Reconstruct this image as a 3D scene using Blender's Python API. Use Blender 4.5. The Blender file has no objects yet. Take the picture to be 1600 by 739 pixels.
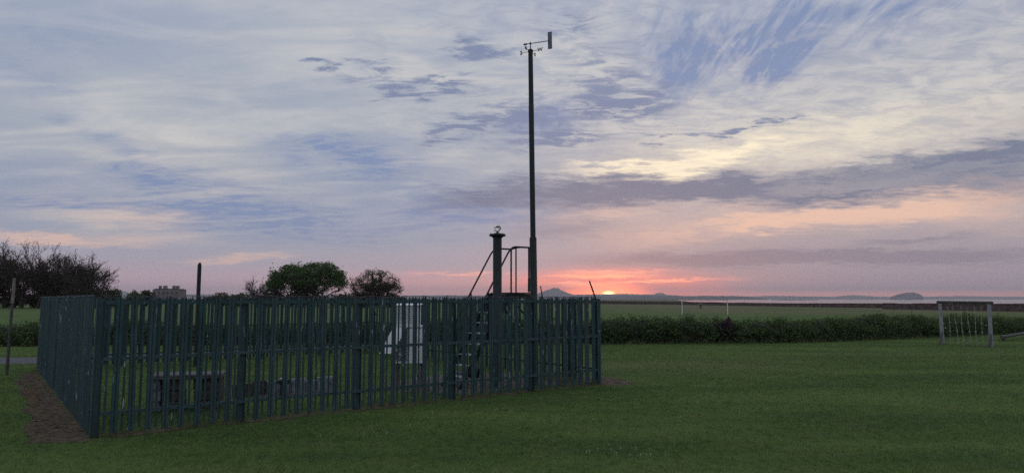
import bpy, bmesh, math, random
import numpy as np
from mathutils import Vector, Matrix

R = math.radians
scene = bpy.context.scene
col = scene.collection
random.seed(7)
rng = np.random.default_rng(11)

# ------------------------------------------------------------------ camera
F = 1067.0                      # focal length in pixels of the 1600 px photograph
EYE = 1.75
HORIZON = 467.0
PITCH = math.atan((HORIZON - 369.5) / F)
cam_d = bpy.data.cameras.new('camera')
cam_d.sensor_width = 36.0
cam_d.lens = 36.0 * F / 1600.0
cam_d.clip_start = 0.1
cam_d.clip_end = 60000
cam = bpy.data.objects.new('camera', cam_d)
col.objects.link(cam)
cam.location = (0, 0, EYE)
cam.rotation_euler = (math.pi / 2 + PITCH, 0, 0)
scene.camera = cam


def ray(px, py):
    a, b = (px - 800) / F, (369.5 - py) / F
    return Vector((a, math.cos(PITCH) - b * math.sin(PITCH), math.sin(PITCH) + b * math.cos(PITCH)))


def gp(px, py, z=0.0):
    d = ray(px, py)
    t = (z - EYE) / d.z
    return Vector((d.x * t, d.y * t, z))


def wp(px, py, Y):
    d = ray(px, py)
    t = Y / d.y
    return Vector((d.x * t, Y, EYE + d.z * t))


def azel(px, py):
    d = ray(px, py).normalized()
    return math.degrees(math.atan2(d.x, d.y)), math.degrees(math.asin(d.z))


def lin(r, g, b):
    f = lambda c: (c / 12.92) if c <= 0.04045 else ((c + 0.055) / 1.055) ** 2.4
    return (f(r / 255), f(g / 255), f(b / 255), 1.0)


SUN_AZ, SUN_EL = azel(951, 459.5)

# ------------------------------------------------------------------ world / sky


class NT:
    """small helper round a node tree"""

    def __init__(self, tree):
        self.t = tree
        self.n = tree.nodes
        self.l = tree.links

    def put(self, sock, val):
        if val is None:
            return
        if isinstance(val, bpy.types.NodeSocket):
            self.l.new(val, sock)
        else:
            sock.default_value = val

    def math(self, op, a, b=None, c=None, clamp=False):
        n = self.n.new('ShaderNodeMath')
        n.operation = op
        n.use_clamp = clamp
        for i, v in enumerate((a, b, c)):
            if v is not None:
                self.put(n.inputs[i], v)
        return n.outputs[0]

    def vmath(self, op, a, b=None, scale=None):
        n = self.n.new('ShaderNodeVectorMath')
        n.operation = op
        self.put(n.inputs[0], a)
        if b is not None:
            self.put(n.inputs[1], b)
        if scale is not None:
            self.put(n.inputs['Scale'], scale)
        return n.outputs['Value'] if op in ('LENGTH', 'DOT_PRODUCT', 'DISTANCE') else n.outputs['Vector']

    def mapping(self, v, loc=(0, 0, 0), rot=(0, 0, 0), scale=(1, 1, 1), kind='POINT'):
        n = self.n.new('ShaderNodeMapping')
        n.vector_type = kind
        self.put(n.inputs['Vector'], v)
        n.inputs['Location'].default_value = loc
        n.inputs['Rotation'].default_value = rot
        n.inputs['Scale'].default_value = scale
        return n.outputs[0]

    def noise(self, v, scale=1.0, detail=4, rough=0.55, dist=0.0, out='Fac', lac=2.0):
        n = self.n.new('ShaderNodeTexNoise')
        if v is not None:
            self.put(n.inputs['Vector'], v)
        n.inputs['Scale'].default_value = scale
        n.inputs['Detail'].default_value = detail
        n.inputs['Roughness'].default_value = rough
        n.inputs['Lacunarity'].default_value = lac
        n.inputs['Distortion'].default_value = dist
        return n.outputs[0] if out == 'Fac' else n.outputs[1]

    def remap(self, v, a, b, c=0.0, d=1.0, kind='SMOOTHSTEP'):
        n = self.n.new('ShaderNodeMapRange')
        n.interpolation_type = kind
        self.put(n.inputs[0], v)
        for i, x in enumerate((a, b, c, d)):
            self.put(n.inputs[i + 1], x)
        return n.outputs[0]

    def mix(self, fac, a, b, mode='MIX'):
        n = self.n.new('ShaderNodeMix')
        n.data_type = 'RGBA'
        n.blend_type = mode
        self.put(n.inputs[0], fac)
        self.put(n.inputs[6], a)
        self.put(n.inputs[7], b)
        return n.outputs[2]

    def ramp(self, fac, stops, interp='LINEAR'):
        n = self.n.new('ShaderNodeValToRGB')
        self.put(n.inputs[0], fac)
        e = n.color_ramp.elements
        n.color_ramp.interpolation = interp
        while len(e) < len(stops):
            e.new(0.5)
        for x, (p, c) in zip(e, stops):
            x.position = p
            x.color = c
        return n.outputs[0]

    def xyz(self, x, y, z=0.0):
        n = self.n.new('ShaderNodeCombineXYZ')
        self.put(n.inputs[0], x)
        self.put(n.inputs[1], y)
        self.put(n.inputs[2], z)
        return n.outputs[0]


world = bpy.data.worlds.new('World')
scene.world = world
world.use_nodes = True
world.cycles.sampling_method = 'MANUAL'
world.cycles.sample_map_resolution = 512
W = NT(world.node_tree)
W.n.clear()
tc = W.n.new('ShaderNodeTexCoord')
direc = tc.outputs['Generated']
sp = W.n.new('ShaderNodeSeparateXYZ')
W.l.new(direc, sp.inputs[0])
X_, Y_, Z_ = sp.outputs
zc = W.math('MAXIMUM', Z_, 0.0)
U = W.math('MULTIPLY', W.math('ARCTAN2', X_, Y_), 57.2958)
V = W.math('MULTIPLY', W.math('ARCSINE', zc), 57.2958)
UV = W.xyz(U, V)
# clouds lie on a high layer: project the view ray on to it
zi = W.math('ADD', zc, 0.10)
Q = W.xyz(W.math('DIVIDE', X_, zi), W.math('DIVIDE', Y_, zi))
# slow warp of the azimuth / elevation field
wn = W.noise(W.mapping(Q, scale=(1.0, 0.7, 1)), 1.6, 4, 0.55, out='Color')
wv = W.vmath('MULTIPLY', W.vmath('SUBTRACT', wn, (0.5, 0.5, 0.5)), (6.0, 3.0, 0.0))
wamt = W.remap(V, 0.0, 10.0, 0.15, 1.0, 'LINEAR')
fray = W.noise(W.mapping(Q, rot=(0, 0, R(24)), scale=(1.0, 1.6, 1)), 5.0, 6, 0.68, out='Color')
fv = W.vmath('MULTIPLY', W.vmath('SUBTRACT', fray, (0.5, 0.5, 0.5)), (6.0, 3.4, 0.0))
UVW = W.vmath('ADD', UV, W.vmath('SCALE', W.vmath('ADD', wv, fv), scale=wamt))
# cirrus streaks: two directions, fine and coarse
n_st1 = W.noise(W.mapping(Q, rot=(0, 0, R(-32)), scale=(0.9, 2.0, 1)), 1.5, 7, 0.55, 0.9)
n_st2 = W.noise(W.mapping(Q, rot=(0, 0, R(28)), scale=(2.5, 1.2, 1)), 1.8, 8, 0.64, 1.4)
n_st3 = W.noise(W.mapping(Q, rot=(0, 0, R(28)), scale=(6.5, 1.1, 1)), 2.2, 8, 0.62, 1.3)
side = W.remap(U, -8.0, 12.0)
n_st = W.math('ADD', W.math('MULTIPLY', n_st1, W.math('SUBTRACT', 1.0, side)), W.math('MULTIPLY', n_st2, side))
n_fl = W.noise(W.mapping(Q, rot=(0, 0, R(20)), scale=(2.4, 4.4, 1)), 2.6, 9, 0.68, 0.6)      # small torn flakes
n_hz = W.noise(W.mapping(UVW, scale=(0.045, 0.36, 1)), 1.0, 7, 0.60, 0.8)                     # long level bars low down


def field(blobs, base=None):
    tot = base
    for (px, py, rx, ry, ang, amp) in blobs:
        a, e = azel(px, py)
        k = 57.2958 / F
        v = W.mapping(UVW, loc=(a, e, 0), rot=(0, 0, R(ang)), scale=(rx * k, ry * k, 1), kind='TEXTURE')
        m = W.remap(W.vmath('LENGTH', v), 0.0, 1.0, amp, 0.0)
        tot = m if tot is None else W.math('ADD', tot, m)
    return tot


vn = W.math('DIVIDE', V, 90.0)
S = lambda d: d / 90.0
left = W.ramp(vn, [(0, lin(186, 156, 168)), (S(1.4), lin(184, 160, 173)), (S(2.8), lin(157, 153, 169)), (S(5), lin(140, 149, 169)),
                   (S(8), lin(136, 147, 169)), (S(12), lin(148, 157, 172)), (S(16), lin(153, 161, 175)), (S(22), lin(151, 161, 178)), (S(32), lin(166, 173, 188)), (1, lin(168, 176, 194))])
right = W.ramp(vn, [(0, lin(160, 140, 152)), (S(2), lin(152, 143, 157)), (S(4.5), lin(158, 148, 158)), (S(7), lin(172, 160, 164)),
                    (S(11), lin(178, 172, 172)), (S(15), lin(180, 178, 180)), (S(21), lin(164, 169, 182)), (S(32), lin(166, 173, 188)), (1, lin(168, 176, 194))])
c = W.mix(W.remap(U, -6.0, 16.0), left, right)
# pale cirrus veil
veil = W.math('MULTIPLY', W.remap(n_st, 0.40, 0.70), W.remap(V, 3.0, 12.0))
c = W.mix(W.math('MULTIPLY', veil, 0.45), c, lin(196, 193, 191))
pale = field([(230, 215, 300, 110, -14, 0.5), (640, 90, 330, 110, -8, 0.45), (880, 100, 160, 90, 8, 0.45), (1090, 185, 300, 70, 8, 0.6), (1450, 170, 300, 110, 5, 0.5),
              (180, 340, 190, 40, -8, 0.55), (520, 215, 200, 40, -14, 0.35), (700, 250, 150, 36, 0, 0.4)])
pale = W.math('MULTIPLY', pale, W.remap(n_st, 0.30, 0.66, 0.35, 1.25))
c = W.mix(W.math('MINIMUM', pale, 0.85), c, W.mix(W.remap(V, 5.0, 14.0), lin(203, 186, 177), lin(200, 197, 192)))
# blue sky in the gaps
gap = field([(1130, 75, 220, 85, 14, 1.0), (1230, 60, 150, 75, 30, 0.75), (1060, 45, 120, 50, 0, 0.5), (1410, 6, 110, 60, 10, 1.0), (560, 245, 190, 60, -10, 0.8), (740, 320, 190, 46, 4, 1.0),
             (330, 300, 180, 44, -14, 0.6), (400, 345, 280, 48, -4, 0.8), (60, 318, 180, 26, 3, 0.6), (620, 350, 300, 42, 0, 0.6),
             (60, 50, 240, 90, 20, 0.3), (860, 185, 130, 50, 12, 0.7), (130, 190, 150, 40, -40, 0.35), (240, 290, 130, 36, -40, 0.3)])
gap = W.math('MULTIPLY', gap, W.math('MULTIPLY', W.remap(n_st, 0.34, 0.66, 1.3, 0.35), W.remap(W.math('ADD', W.math('MULTIPLY', n_st3, side), W.math('MULTIPLY', n_fl, W.math('SUBTRACT', 1.0, side))), 0.34, 0.64, 1.3, 0.30)))
c = W.mix(W.math('MINIMUM', gap, 0.86), c, lin(108, 128, 168))
# low sun catching the cloud sheet: cream, then peach lower down
cream = field([(1060, 256, 190, 24, 6, 1.1), (930, 268, 100, 16, 6, 0.6), (1330, 215, 320, 50, 6, 0.35), (1180, 215, 280, 40, 6, 0.3)])
cream = W.math('MULTIPLY', cream, W.remap(n_hz, 0.25, 0.62, 0.55, 1.2))
c = W.mix(W.math('MINIMUM', cream, 0.9), c, lin(252, 236, 204))
peach = field([(1130, 350, 260, 34, 7, 1.15), (1400, 328, 300, 30, 5, 0.95), (950, 335, 130, 26, 4, 0.45), (120, 374, 190, 13, 2, 1.0), (230, 345, 120, 24, -4, 0.5),
               (370, 404, 110, 9, 4, 0.7), (1560, 345, 120, 26, 0, 0.4)])
peach = W.math('MULTIPLY', peach, W.remap(n_hz, 0.36, 0.60, 0.15, 1.2))
c = W.mix(W.math('MINIMUM', peach, 0.92), c, lin(226, 186, 166))
# grey-blue cloud banks and torn flakes in shade
dark = field([(980, 298, 300, 38, 2, 1.4), (1240, 286, 260, 30, 4, 1.1), (1390, 296, 240, 24, 3, 1.2), (1470, 252, 240, 32, 3, 1.4), (1600, 270, 150, 50, 0, 1.0), (760, 310, 160, 34, 3, 0.8),
              (1130, 404, 330, 18, 0, 1.3), (1440, 376, 110, 8, 2, 0.9), (1380, 404, 200, 14, 0, 1.0), (880, 360, 150, 30, 0, 0.6), (1500, 400, 200, 20, 0, 0.5)])
dark = W.math('MULTIPLY', dark, W.remap(n_hz, 0.34, 0.66, 1.2, 0.42))
c = W.mix(W.math('MINIMUM', dark, 0.92), c, W.mix(W.remap(V, 2.5, 8.0), lin(126, 121, 139), lin(98, 108, 134)))
flake = field([(690, 134, 100, 24, 4, 1.2), (600, 135, 90, 26, -8, 0.95), (515, 98, 44, 13, -4, 1.1), (740, 85, 120, 26, 4, 1.0), (720, 185, 90, 30, 8, 1.0),
               (820, 175, 160, 50, 8, 1.0), (870, 218, 160, 36, 6, 1.0), (670, 208, 60, 20, 6, 1.0), (1190, 194, 90, 10, 9, 1.3), (1070, 211, 130, 8, 7, 1.0),
               (960, 120, 170, 80, -30, 0.8), (890, 30, 90, 40, 0, 0.7), (590, 108, 80, 13, -4, 0.8), (960, 165, 120, 30, 6, 0.7)])
flake = W.remap(W.math('MULTIPLY', flake, W.remap(n_fl, 0.34, 0.66, 0.1, 1.5)), 0.12, 1.15)
c = W.mix(W.math('MULTIPLY', flake, 0.9), c, lin(104, 117, 150))
# fine mottling of the whole sheet, broken into ripples high up
mott = W.math('MULTIPLY', W.remap(n_fl, 0.40, 0.66), W.remap(V, 6.0, 16.0, 0.0, 1.0))
c = W.mix(W.math('MULTIPLY', mott, W.remap(U, -22.0, 4.0, 0.14, 0.48)), c, lin(126, 137, 165))
# rose band over the horizon, strongest round the sun
du = W.math('SUBTRACT', U, SUN_AZ)
dv = W.math('SUBTRACT', V, SUN_EL)


def glow(su, sv, lo=0.0, hi=1.0):
    q = W.math('SQRT', W.math('ADD', W.math('POWER', W.math('DIVIDE', du, su), 2.0), W.math('POWER', W.math('DIVIDE', dv, sv), 2.0)))
    return W.remap(q, 0.0, 1.0, hi, lo)


rose = W.math('MULTIPLY', W.remap(V, 1.2, 2.7, 1.0, 0.0), W.remap(W.math('ABSOLUTE', W.math('ADD', du, 6.0)), 6.0, 26.0, 0.62, 0.0))
rose = W.math('MULTIPLY', rose, W.remap(n_hz, 0.3, 0.62, 0.6, 1.15))
c = W.mix(W.math('MINIMUM', rose, 0.9), c, lin(226, 162, 160))
rim = W.math('MULTIPLY', W.remap(V, 0.30, 0.75, 1.0, 0.0), W.remap(U, -12.0, 6.0, 0.0, 0.75))
c = W.mix(rim, c, (1.0, 0.36, 0.31, 1))
g1 = W.math('MULTIPLY', glow(13.0, 2.9), W.remap(n_hz, 0.32, 0.60, 0.45, 1.2))
c = W.mix(W.math('MINIMUM', g1, 0.9), c, (1.45, 0.25, 0.16, 1))
bars = W.math('MULTIPLY', glow(9.0, 2.4), W.remap(n_hz, 0.47, 0.58))
c = W.mix(W.math('MINIMUM', bars, 0.9), c, (2.0, 0.62, 0.28, 1))
fire = field([(940, 431, 110, 6, 0, 1.2), (1010, 440, 110, 4, 2, 1.0), (1100, 436, 80, 3, 3, 0.35), (900, 444, 80, 4, 0, 0.9), (960, 424, 120, 3.5, 0, 0.6), (720, 428, 120, 3, 1, 0.35)])
c = W.mix(W.math('MINIMUM', fire, 0.95), c, (1.9, 0.62, 0.33, 1))
g2 = glow(5.2, 1.4)
c = W.mix(W.math('POWER', g2, 1.5), c, (5.6, 1.05, 0.28, 1))
g3 = glow(0.68, 0.33)
c = W.mix(g3, c, (16.0, 8.5, 2.6, 1))
bg1 = W.n.new('ShaderNodeBackground')
W.put(bg1.inputs[0], c)
bg1.inputs[1].default_value = 0.90
sky = W.n.new('ShaderNodeTexSky')
sky.sky_type = 'NISHITA'
sky.sun_disc = False
sky.sun_elevation = R(SUN_EL)
sky.sun_rotation = R(SUN_AZ)
sky.altitude = 10
bg2 = W.n.new('ShaderNodeBackground')
W.l.new(sky.outputs[0], bg2.inputs[0])
bg2.inputs[1].default_value = 0.015
add = W.n.new('ShaderNodeAddShader')
W.l.new(bg1.outputs[0], add.inputs[0])
W.l.new(bg2.outputs[0], add.inputs[1])
out = W.n.new('ShaderNodeOutputWorld')
W.l.new(add.outputs[0], out.inputs[0])

# ------------------------------------------------------------------ sun, exposure
sun_d = bpy.data.lights.new('sun', 'SUN')
sun_d.energy = 0.35
sun_d.angle = R(0.53)
sun_d.color = (1.0, 0.42, 0.20)
sun = bpy.data.objects.new('sun', sun_d)
col.objects.link(sun)
sv = Vector((math.sin(R(SUN_AZ)) * math.cos(R(SUN_EL)), math.cos(R(SUN_AZ)) * math.cos(R(SUN_EL)), math.sin(R(SUN_EL))))
sun.rotation_euler = sv.to_track_quat('Z', 'Y').to_euler()
sun.location = (0, 0, 50)
scene.view_settings.view_transform = 'Standard'
scene.view_settings.look = 'None'
scene.view_settings.exposure = 0.35
scene.view_settings.gamma = 1.0
scene.view_settings.use_curve_mapping = False
scene.render.engine = 'CYCLES'
scene.cycles.max_bounces = 6
scene.cycles.diffuse_bounces = 3
scene.cycles.glossy_bounces = 3
scene.cycles.transmission_bounces = 6
scene.cycles.volume_bounces = 0
scene.cycles.use_denoising = False

# ------------------------------------------------------------------ materials


def material(name):
    m = bpy.data.materials.new(name)
    m.use_nodes = True
    t = NT(m.node_tree)
    b = t.n['Principled BSDF']
    return m, t, b


def pos(t):
    return t.n.new('ShaderNodeNewGeometry').outputs['Position']


def objc(t):
    return t.n.new('ShaderNodeTexCoord').outputs['Object']


def bump(t, b, h, strength=0.3, dist=0.01):
    n = t.n.new('ShaderNodeBump')
    n.inputs['Strength'].default_value = strength
    n.inputs['Distance'].default_value = dist
    t.put(n.inputs['Height'], h)
    t.l.new(n.outputs[0], b.inputs['Normal'])


def simple(name, c1, c2, scale=8, rough=0.7, bs=0.3, metal=0.0, bd=0.01, detail=5, space='obj', spec=0.5, stretch=(1, 1, 1)):
    m, t, b = material(name)
    v = objc(t) if space == 'obj' else pos(t)
    v = t.mapping(v, scale=stretch)
    n = t.noise(v, scale, detail, 0.62)
    t.put(b.inputs['Base Color'], t.mix(t.remap(n, 0.32, 0.68), c1, c2))
    t.put(b.inputs['Roughness'], t.remap(t.noise(v, scale * 2.3, 4), 0.3, 0.7, rough - 0.08, min(1, rough + 0.1)))
    b.inputs['Metallic'].default_value = metal
    b.inputs['Specular IOR Level'].default_value = spec
    if bs:
        bump(t, b, n, bs, bd)
    return m


def grass_colour(t, tint=None):
    p = pos(t)
    big = t.noise(t.mapping(p, rot=(0, 0, R(12)), scale=(0.16, 0.55, 1)), 1.0, 4, 0.55)
    mid = t.noise(t.mapping(p, rot=(0, 0, R(-8)), scale=(0.8, 1.4, 1)), 1.3, 4, 0.6)
    c = t.mix(t.remap(big, 0.34, 0.66), (0.058, 0.116, 0.026, 1), (0.130, 0.205, 0.046, 1))
    c = t.mix(t.math('MULTIPLY', t.remap(mid, 0.48, 0.75), 0.55), c, (0.165, 0.180, 0.070, 1))
    c = t.mix(t.math('MULTIPLY', t.remap(mid, 0.42, 0.25), 0.5), c, (0.045, 0.095, 0.032, 1))
    # worn, paler turf where people walk round the enclosure
    wm = t.vmath('LENGTH', t.mapping(p, loc=(4.2, 18.2, 0), rot=(0, 0, R(8)), scale=(6.5, 3.0, 1), kind='TEXTURE'))
    wm2 = t.vmath('LENGTH', t.mapping(p, loc=(13.0, 22.0, 0), rot=(0, 0, R(4)), scale=(9.0, 2.0, 1), kind='TEXTURE'))
    wear = t.math('ADD', t.remap(t.math('ADD', wm, t.math('MULTIPLY', mid, 0.7)), 0.45, 1.35, 0.75, 0.0), t.remap(t.math('ADD', wm2, t.math('MULTIPLY', mid, 0.7)), 0.45, 1.35, 0.45, 0.0))
    c = t.mix(t.math('MINIMUM', wear, 0.85), c, (0.150, 0.180, 0.075, 1))
    return c, p


# lawn under and beyond the blades
M = {}
m, t, b = material('lawn')
gc, p = grass_colour(t)
fine = t.noise(p, 34, 6, 0.7)
gc = t.mix(t.remap(fine, 0.3, 0.7, 0.0, 0.55), gc, (0.020, 0.038, 0.014, 1))
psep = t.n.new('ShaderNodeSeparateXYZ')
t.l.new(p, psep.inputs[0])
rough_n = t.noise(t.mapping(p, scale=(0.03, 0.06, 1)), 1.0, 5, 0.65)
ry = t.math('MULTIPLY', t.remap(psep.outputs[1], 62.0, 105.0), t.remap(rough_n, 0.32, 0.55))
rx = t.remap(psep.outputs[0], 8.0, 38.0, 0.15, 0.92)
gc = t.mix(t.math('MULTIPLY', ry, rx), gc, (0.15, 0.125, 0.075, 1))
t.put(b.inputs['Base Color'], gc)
b.inputs['Roughness'].default_value = 0.95
b.inputs['Specular IOR Level'].default_value = 0.15
bump(t, b, t.noise(p, 60, 5, 0.7), 0.6, 0.03)
M['lawn'] = m


def leaf_material(name, c1, c2, c3=None, trans=0.3, grass=False):
    m, t, b = material(name)
    a = t.n.new('ShaderNodeAttribute')
    a.attribute_name = 'tint'
    f = a.outputs['Fac']
    if grass:
        gcol, p = grass_colour(t)
        cc = t.mix(t.remap(f, 0.0, 1.0, 0.0, 1.0, 'LINEAR'), t.mix(1.0, gcol, (0.62, 0.68, 0.6, 1), 'MULTIPLY'), t.mix(0.60, t.mix(1.0, gcol, (1.9, 2.1, 1.9, 1), 'MULTIPLY'), (0.38, 0.52, 0.16, 1)))
        cc = t.mix(t.remap(f, 0.95, 0.97), cc, (0.20, 0.17, 0.09, 1))
    else:
        cc = t.mix(f, c1, c2)
        if c3:
            cc = t.mix(t.remap(f, 0.82, 0.95), cc, c3)
    t.put(b.inputs['Base Color'], cc)
    b.inputs['Roughness'].default_value = 0.6
    if grass:
        gn = t.n.new('ShaderNodeNewGeometry').outputs['Normal']
        up = t.vmath('NORMALIZE', t.vmath('ADD', t.vmath('SCALE', gn, scale=0.35), (0.0, 0.0, 1.0)))
        t.l.new(up, b.inputs['Normal'])
    b.inputs['Specular IOR Level'].default_value = 0.3
    tr = t.n.new('ShaderNodeBsdfTranslucent')
    t.put(tr.inputs[0], cc)
    mx = t.n.new('ShaderNodeMixShader')
    mx.inputs[0].default_value = trans
    t.l.new(b.outputs[0], mx.inputs[1])
    t.l.new(tr.outputs[0], mx.inputs[2])
    t.l.new(mx.outputs[0], t.n['Material Output'].inputs[0])
    return m


M['blade'] = leaf_material('grass_blade', None, None, trans=0.45, grass=True)
M['hedge_leaf'] = leaf_material('hedge_leaf', (0.045, 0.085, 0.032, 1), (0.125, 0.185, 0.062, 1), (0.19, 0.23, 0.095, 1), trans=0.45)
M['purple_leaf'] = leaf_material('purple_leaf', (0.035, 0.026, 0.034, 1), (0.075, 0.055, 0.062, 1))
M['tree_leaf'] = leaf_material('tree_leaf', (0.045, 0.095, 0.032, 1), (0.115, 0.185, 0.058, 1), trans=0.45)
M['bud_leaf'] = leaf_material('bud_leaf', (0.035, 0.042, 0.024, 1), (0.075, 0.085, 0.042, 1), trans=0.35)
M['dry_blade'] = leaf_material('dry_blade', (0.07, 0.10, 0.042, 1), (0.26, 0.25, 0.14, 1))
M['bark'] = simple('bark', (0.030, 0.024, 0.020, 1), (0.065, 0.052, 0.045, 1), 6, 0.9, 0.5)
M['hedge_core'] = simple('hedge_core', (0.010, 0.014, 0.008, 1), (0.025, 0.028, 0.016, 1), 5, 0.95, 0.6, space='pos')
M['earth'] = simple('bare_earth', (0.050, 0.037, 0.028, 1), (0.150, 0.112, 0.085, 1), 7, 0.95, 0.8, bd=0.03, detail=8, space='pos', spec=0.1)
M['rust_earth'] = simple('rust_earth', (0.070, 0.045, 0.028, 1), (0.15, 0.090, 0.052, 1), 9, 0.95, 0.8, bd=0.03, detail=8, space='pos', spec=0.1)
M['gravel'] = simple('gravel', (0.07, 0.055, 0.05, 1), (0.19, 0.165, 0.15, 1), 28, 0.95, 0.9, bd=0.02, detail=8, space='pos', spec=0.1)
M['tarmac'] = simple('tarmac', (0.075, 0.075, 0.085, 1), (0.13, 0.13, 0.145, 1), 18, 0.9, 0.4, detail=8, space='pos', spec=0.2)
M['concrete'] = simple('concrete', (0.06, 0.055, 0.055, 1), (0.15, 0.14, 0.14, 1), 9, 0.9, 0.5, detail=8)
M['pale_concrete'] = simple('pale_concrete', (0.11, 0.12, 0.14, 1), (0.27, 0.28, 0.32, 1), 11, 0.85, 0.35, detail=8)
M['brown_brick'] = simple('dark_brown_block', (0.035, 0.028, 0.026, 1), (0.10, 0.08, 0.075, 1), 10, 0.95, 0.7, detail=8)  # mottled dark brown blocks
M['stone_wall'] = simple('stone_wall', (0.060, 0.042, 0.040, 1), (0.140, 0.100, 0.092, 1), 1.6, 0.95, 0.8, bd=0.1, detail=8, space='pos')
M['steel'] = simple('dark_green_steel', (0.008, 0.017, 0.018, 1), (0.016, 0.028, 0.028, 1), 14, 0.55, 0.1, spec=0.35)
M['galv'] = simple('galvanised_steel', (0.30, 0.32, 0.34, 1), (0.46, 0.48, 0.50, 1), 20, 0.45, 0.1, metal=0.6)
M['wire'] = simple('weathered_wire', (0.08, 0.08, 0.08, 1), (0.20, 0.20, 0.20, 1), 20, 0.6, 0.0, metal=0.5)
M['brass'] = simple('dark_bronze', (0.05, 0.045, 0.035, 1), (0.11, 0.10, 0.07, 1), 30, 0.4, 0.1, metal=0.8)
M['white'] = simple('white_paint', (0.62, 0.66, 0.70, 1), (0.80, 0.82, 0.84, 1), 5, 0.55, 0.1, detail=7)
M['timber'] = simple('weathered_timber', (0.12, 0.10, 0.085, 1), (0.26, 0.225, 0.20, 1), 7, 0.85, 0.5, stretch=(6, 6, 0.8), detail=7)
M['log'] = simple('silvered_log', (0.17, 0.18, 0.20, 1), (0.34, 0.35, 0.38, 1), 8, 0.8, 0.5, stretch=(5, 5, 0.7), detail=7)
M['log_dark'] = simple('dark_log', (0.05, 0.05, 0.05, 1), (0.11, 0.105, 0.10, 1), 8, 0.85, 0.4, detail=7)
M['dark_plastic'] = simple('black_rubber', (0.012, 0.012, 0.013, 1), (0.024, 0.024, 0.026, 1), 12, 0.6, 0.1)
M['rope'] = simple('pale_rope', (0.22, 0.22, 0.22, 1), (0.38, 0.38, 0.37, 1), 30, 0.9, 0.3)
M['petal'] = simple('white_petal', (0.70, 0.70, 0.70, 1), (0.85, 0.85, 0.83, 1), 30, 0.7, 0.0)
M['land'] = simple('far_land', (0.030, 0.036, 0.028, 1), (0.070, 0.072, 0.055, 1), 0.004, 1.0, 0.0, space='pos', spec=0.0, detail=8)
M['rock'] = simple('far_rock', (0.022, 0.026, 0.036, 1), (0.075, 0.078, 0.09, 1), 0.012, 1.0, 0.0, space='pos', spec=0.0, detail=8)
M['far_stone'] = simple('far_stone', (0.15, 0.135, 0.14, 1), (0.23, 0.20, 0.21, 1), 0.3, 0.95, 0.0)
M['slate'] = simple('slate', (0.04, 0.04, 0.05, 1), (0.08, 0.08, 0.09, 1), 0.5, 0.8, 0.0)

# fence paint: dark green coat, faded, chipped to bare zinc in streaks
m, t, b = material('fence_paint')
p = pos(t)
n1 = t.noise(p, 3.0, 5, 0.6)
cc = t.mix(t.remap(n1, 0.3, 0.7), (0.016, 0.048, 0.054, 1), (0.034, 0.082, 0.090, 1))
info = t.n.new('ShaderNodeObjectInfo')
cc = t.mix(t.math('MULTIPLY', info.outputs['Random'], 0.6), cc, (0.045, 0.080, 0.090, 1))
chip = t.remap(t.noise(t.mapping(p, scale=(9, 9, 1.6)), 2.2, 6, 0.6), 0.665, 0.685)
cc = t.mix(chip, cc, (0.30, 0.40, 0.46, 1))
t.put(b.inputs['Base Color'], cc)
t.put(b.inputs['Roughness'], t.remap(n1, 0.3, 0.7, 0.50, 0.68))
b.inputs['Specular IOR Level'].default_value = 0.35
bump(t, b, t.noise(p, 60, 4), 0.08, 0.003)
M['fence'] = m

# louvre glass ball
m, t, b = material('clear_glass')
b.inputs['Transmission Weight'].default_value = 1.0
b.inputs['Roughness'].default_value = 0.01
b.inputs['IOR'].default_value = 1.5
M['glass'] = m

m, t, b = material('sea_water')
p = pos(t)
b.inputs['Base Color'].default_value = (0.03, 0.045, 0.06, 1)
b.inputs['Roughness'].default_value = 0.10
bump(t, b, t.noise(t.mapping(p, scale=(0.02, 0.05, 1)), 1.0, 6, 0.6), 0.06, 2.0)
M['sea'] = m

# ------------------------------------------------------------------ mesh helpers


def np_mesh(name, verts, faces, tint=None, smooth=False):
    verts = np.asarray(verts, dtype=np.float32)
    faces = np.asarray(faces, dtype=np.int32)
    me = bpy.data.meshes.new(name)
    nf, k = faces.shape
    me.vertices.add(len(verts))
    me.vertices.foreach_set('co', verts.ravel())
    me.loops.add(nf * k)
    me.loops.foreach_set('vertex_index', faces.ravel())
    me.polygons.add(nf)
    me.polygons.foreach_set('loop_start', np.arange(0, nf * k, k, dtype=np.int32))
    if smooth:
        me.polygons.foreach_set('use_smooth', np.ones(nf, dtype=bool))
    me.update(calc_edges=True)
    if tint is not None:
        at = me.attributes.new('tint', 'FLOAT', 'POINT')
        at.data.foreach_set('value', np.asarray(tint, dtype=np.float32))
    return me


def link(name, me, mat=None, parent=None, loc=None, rot=None):
    o = bpy.data.objects.new(name, me)
    col.objects.link(o)
    if mat is not None and me is not None and not me.materials:
        me.materials.append(M[mat] if isinstance(mat, str) else mat)
    if parent is not None:
        o.parent = parent
    if loc is not None:
        o.location = loc
    if rot is not None:
        o.rotation_euler = rot
    return o


def tag(o, label=None, cat=None, group=None, kind=None):
    if label:
        o['label'] = label
    if cat:
        o['category'] = cat
    if group:
        o['group'] = group
    if kind:
        o['kind'] = kind
    return o


def thing(name, label, cat, loc=(0, 0, 0), rz=0.0, group=None):
    o = bpy.data.objects.new(name, None)
    col.objects.link(o)
    o.location = loc
    o.rotation_euler = (0, 0, rz)
    o.empty_display_size = 0.2
    return tag(o, label, cat, group)


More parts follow.
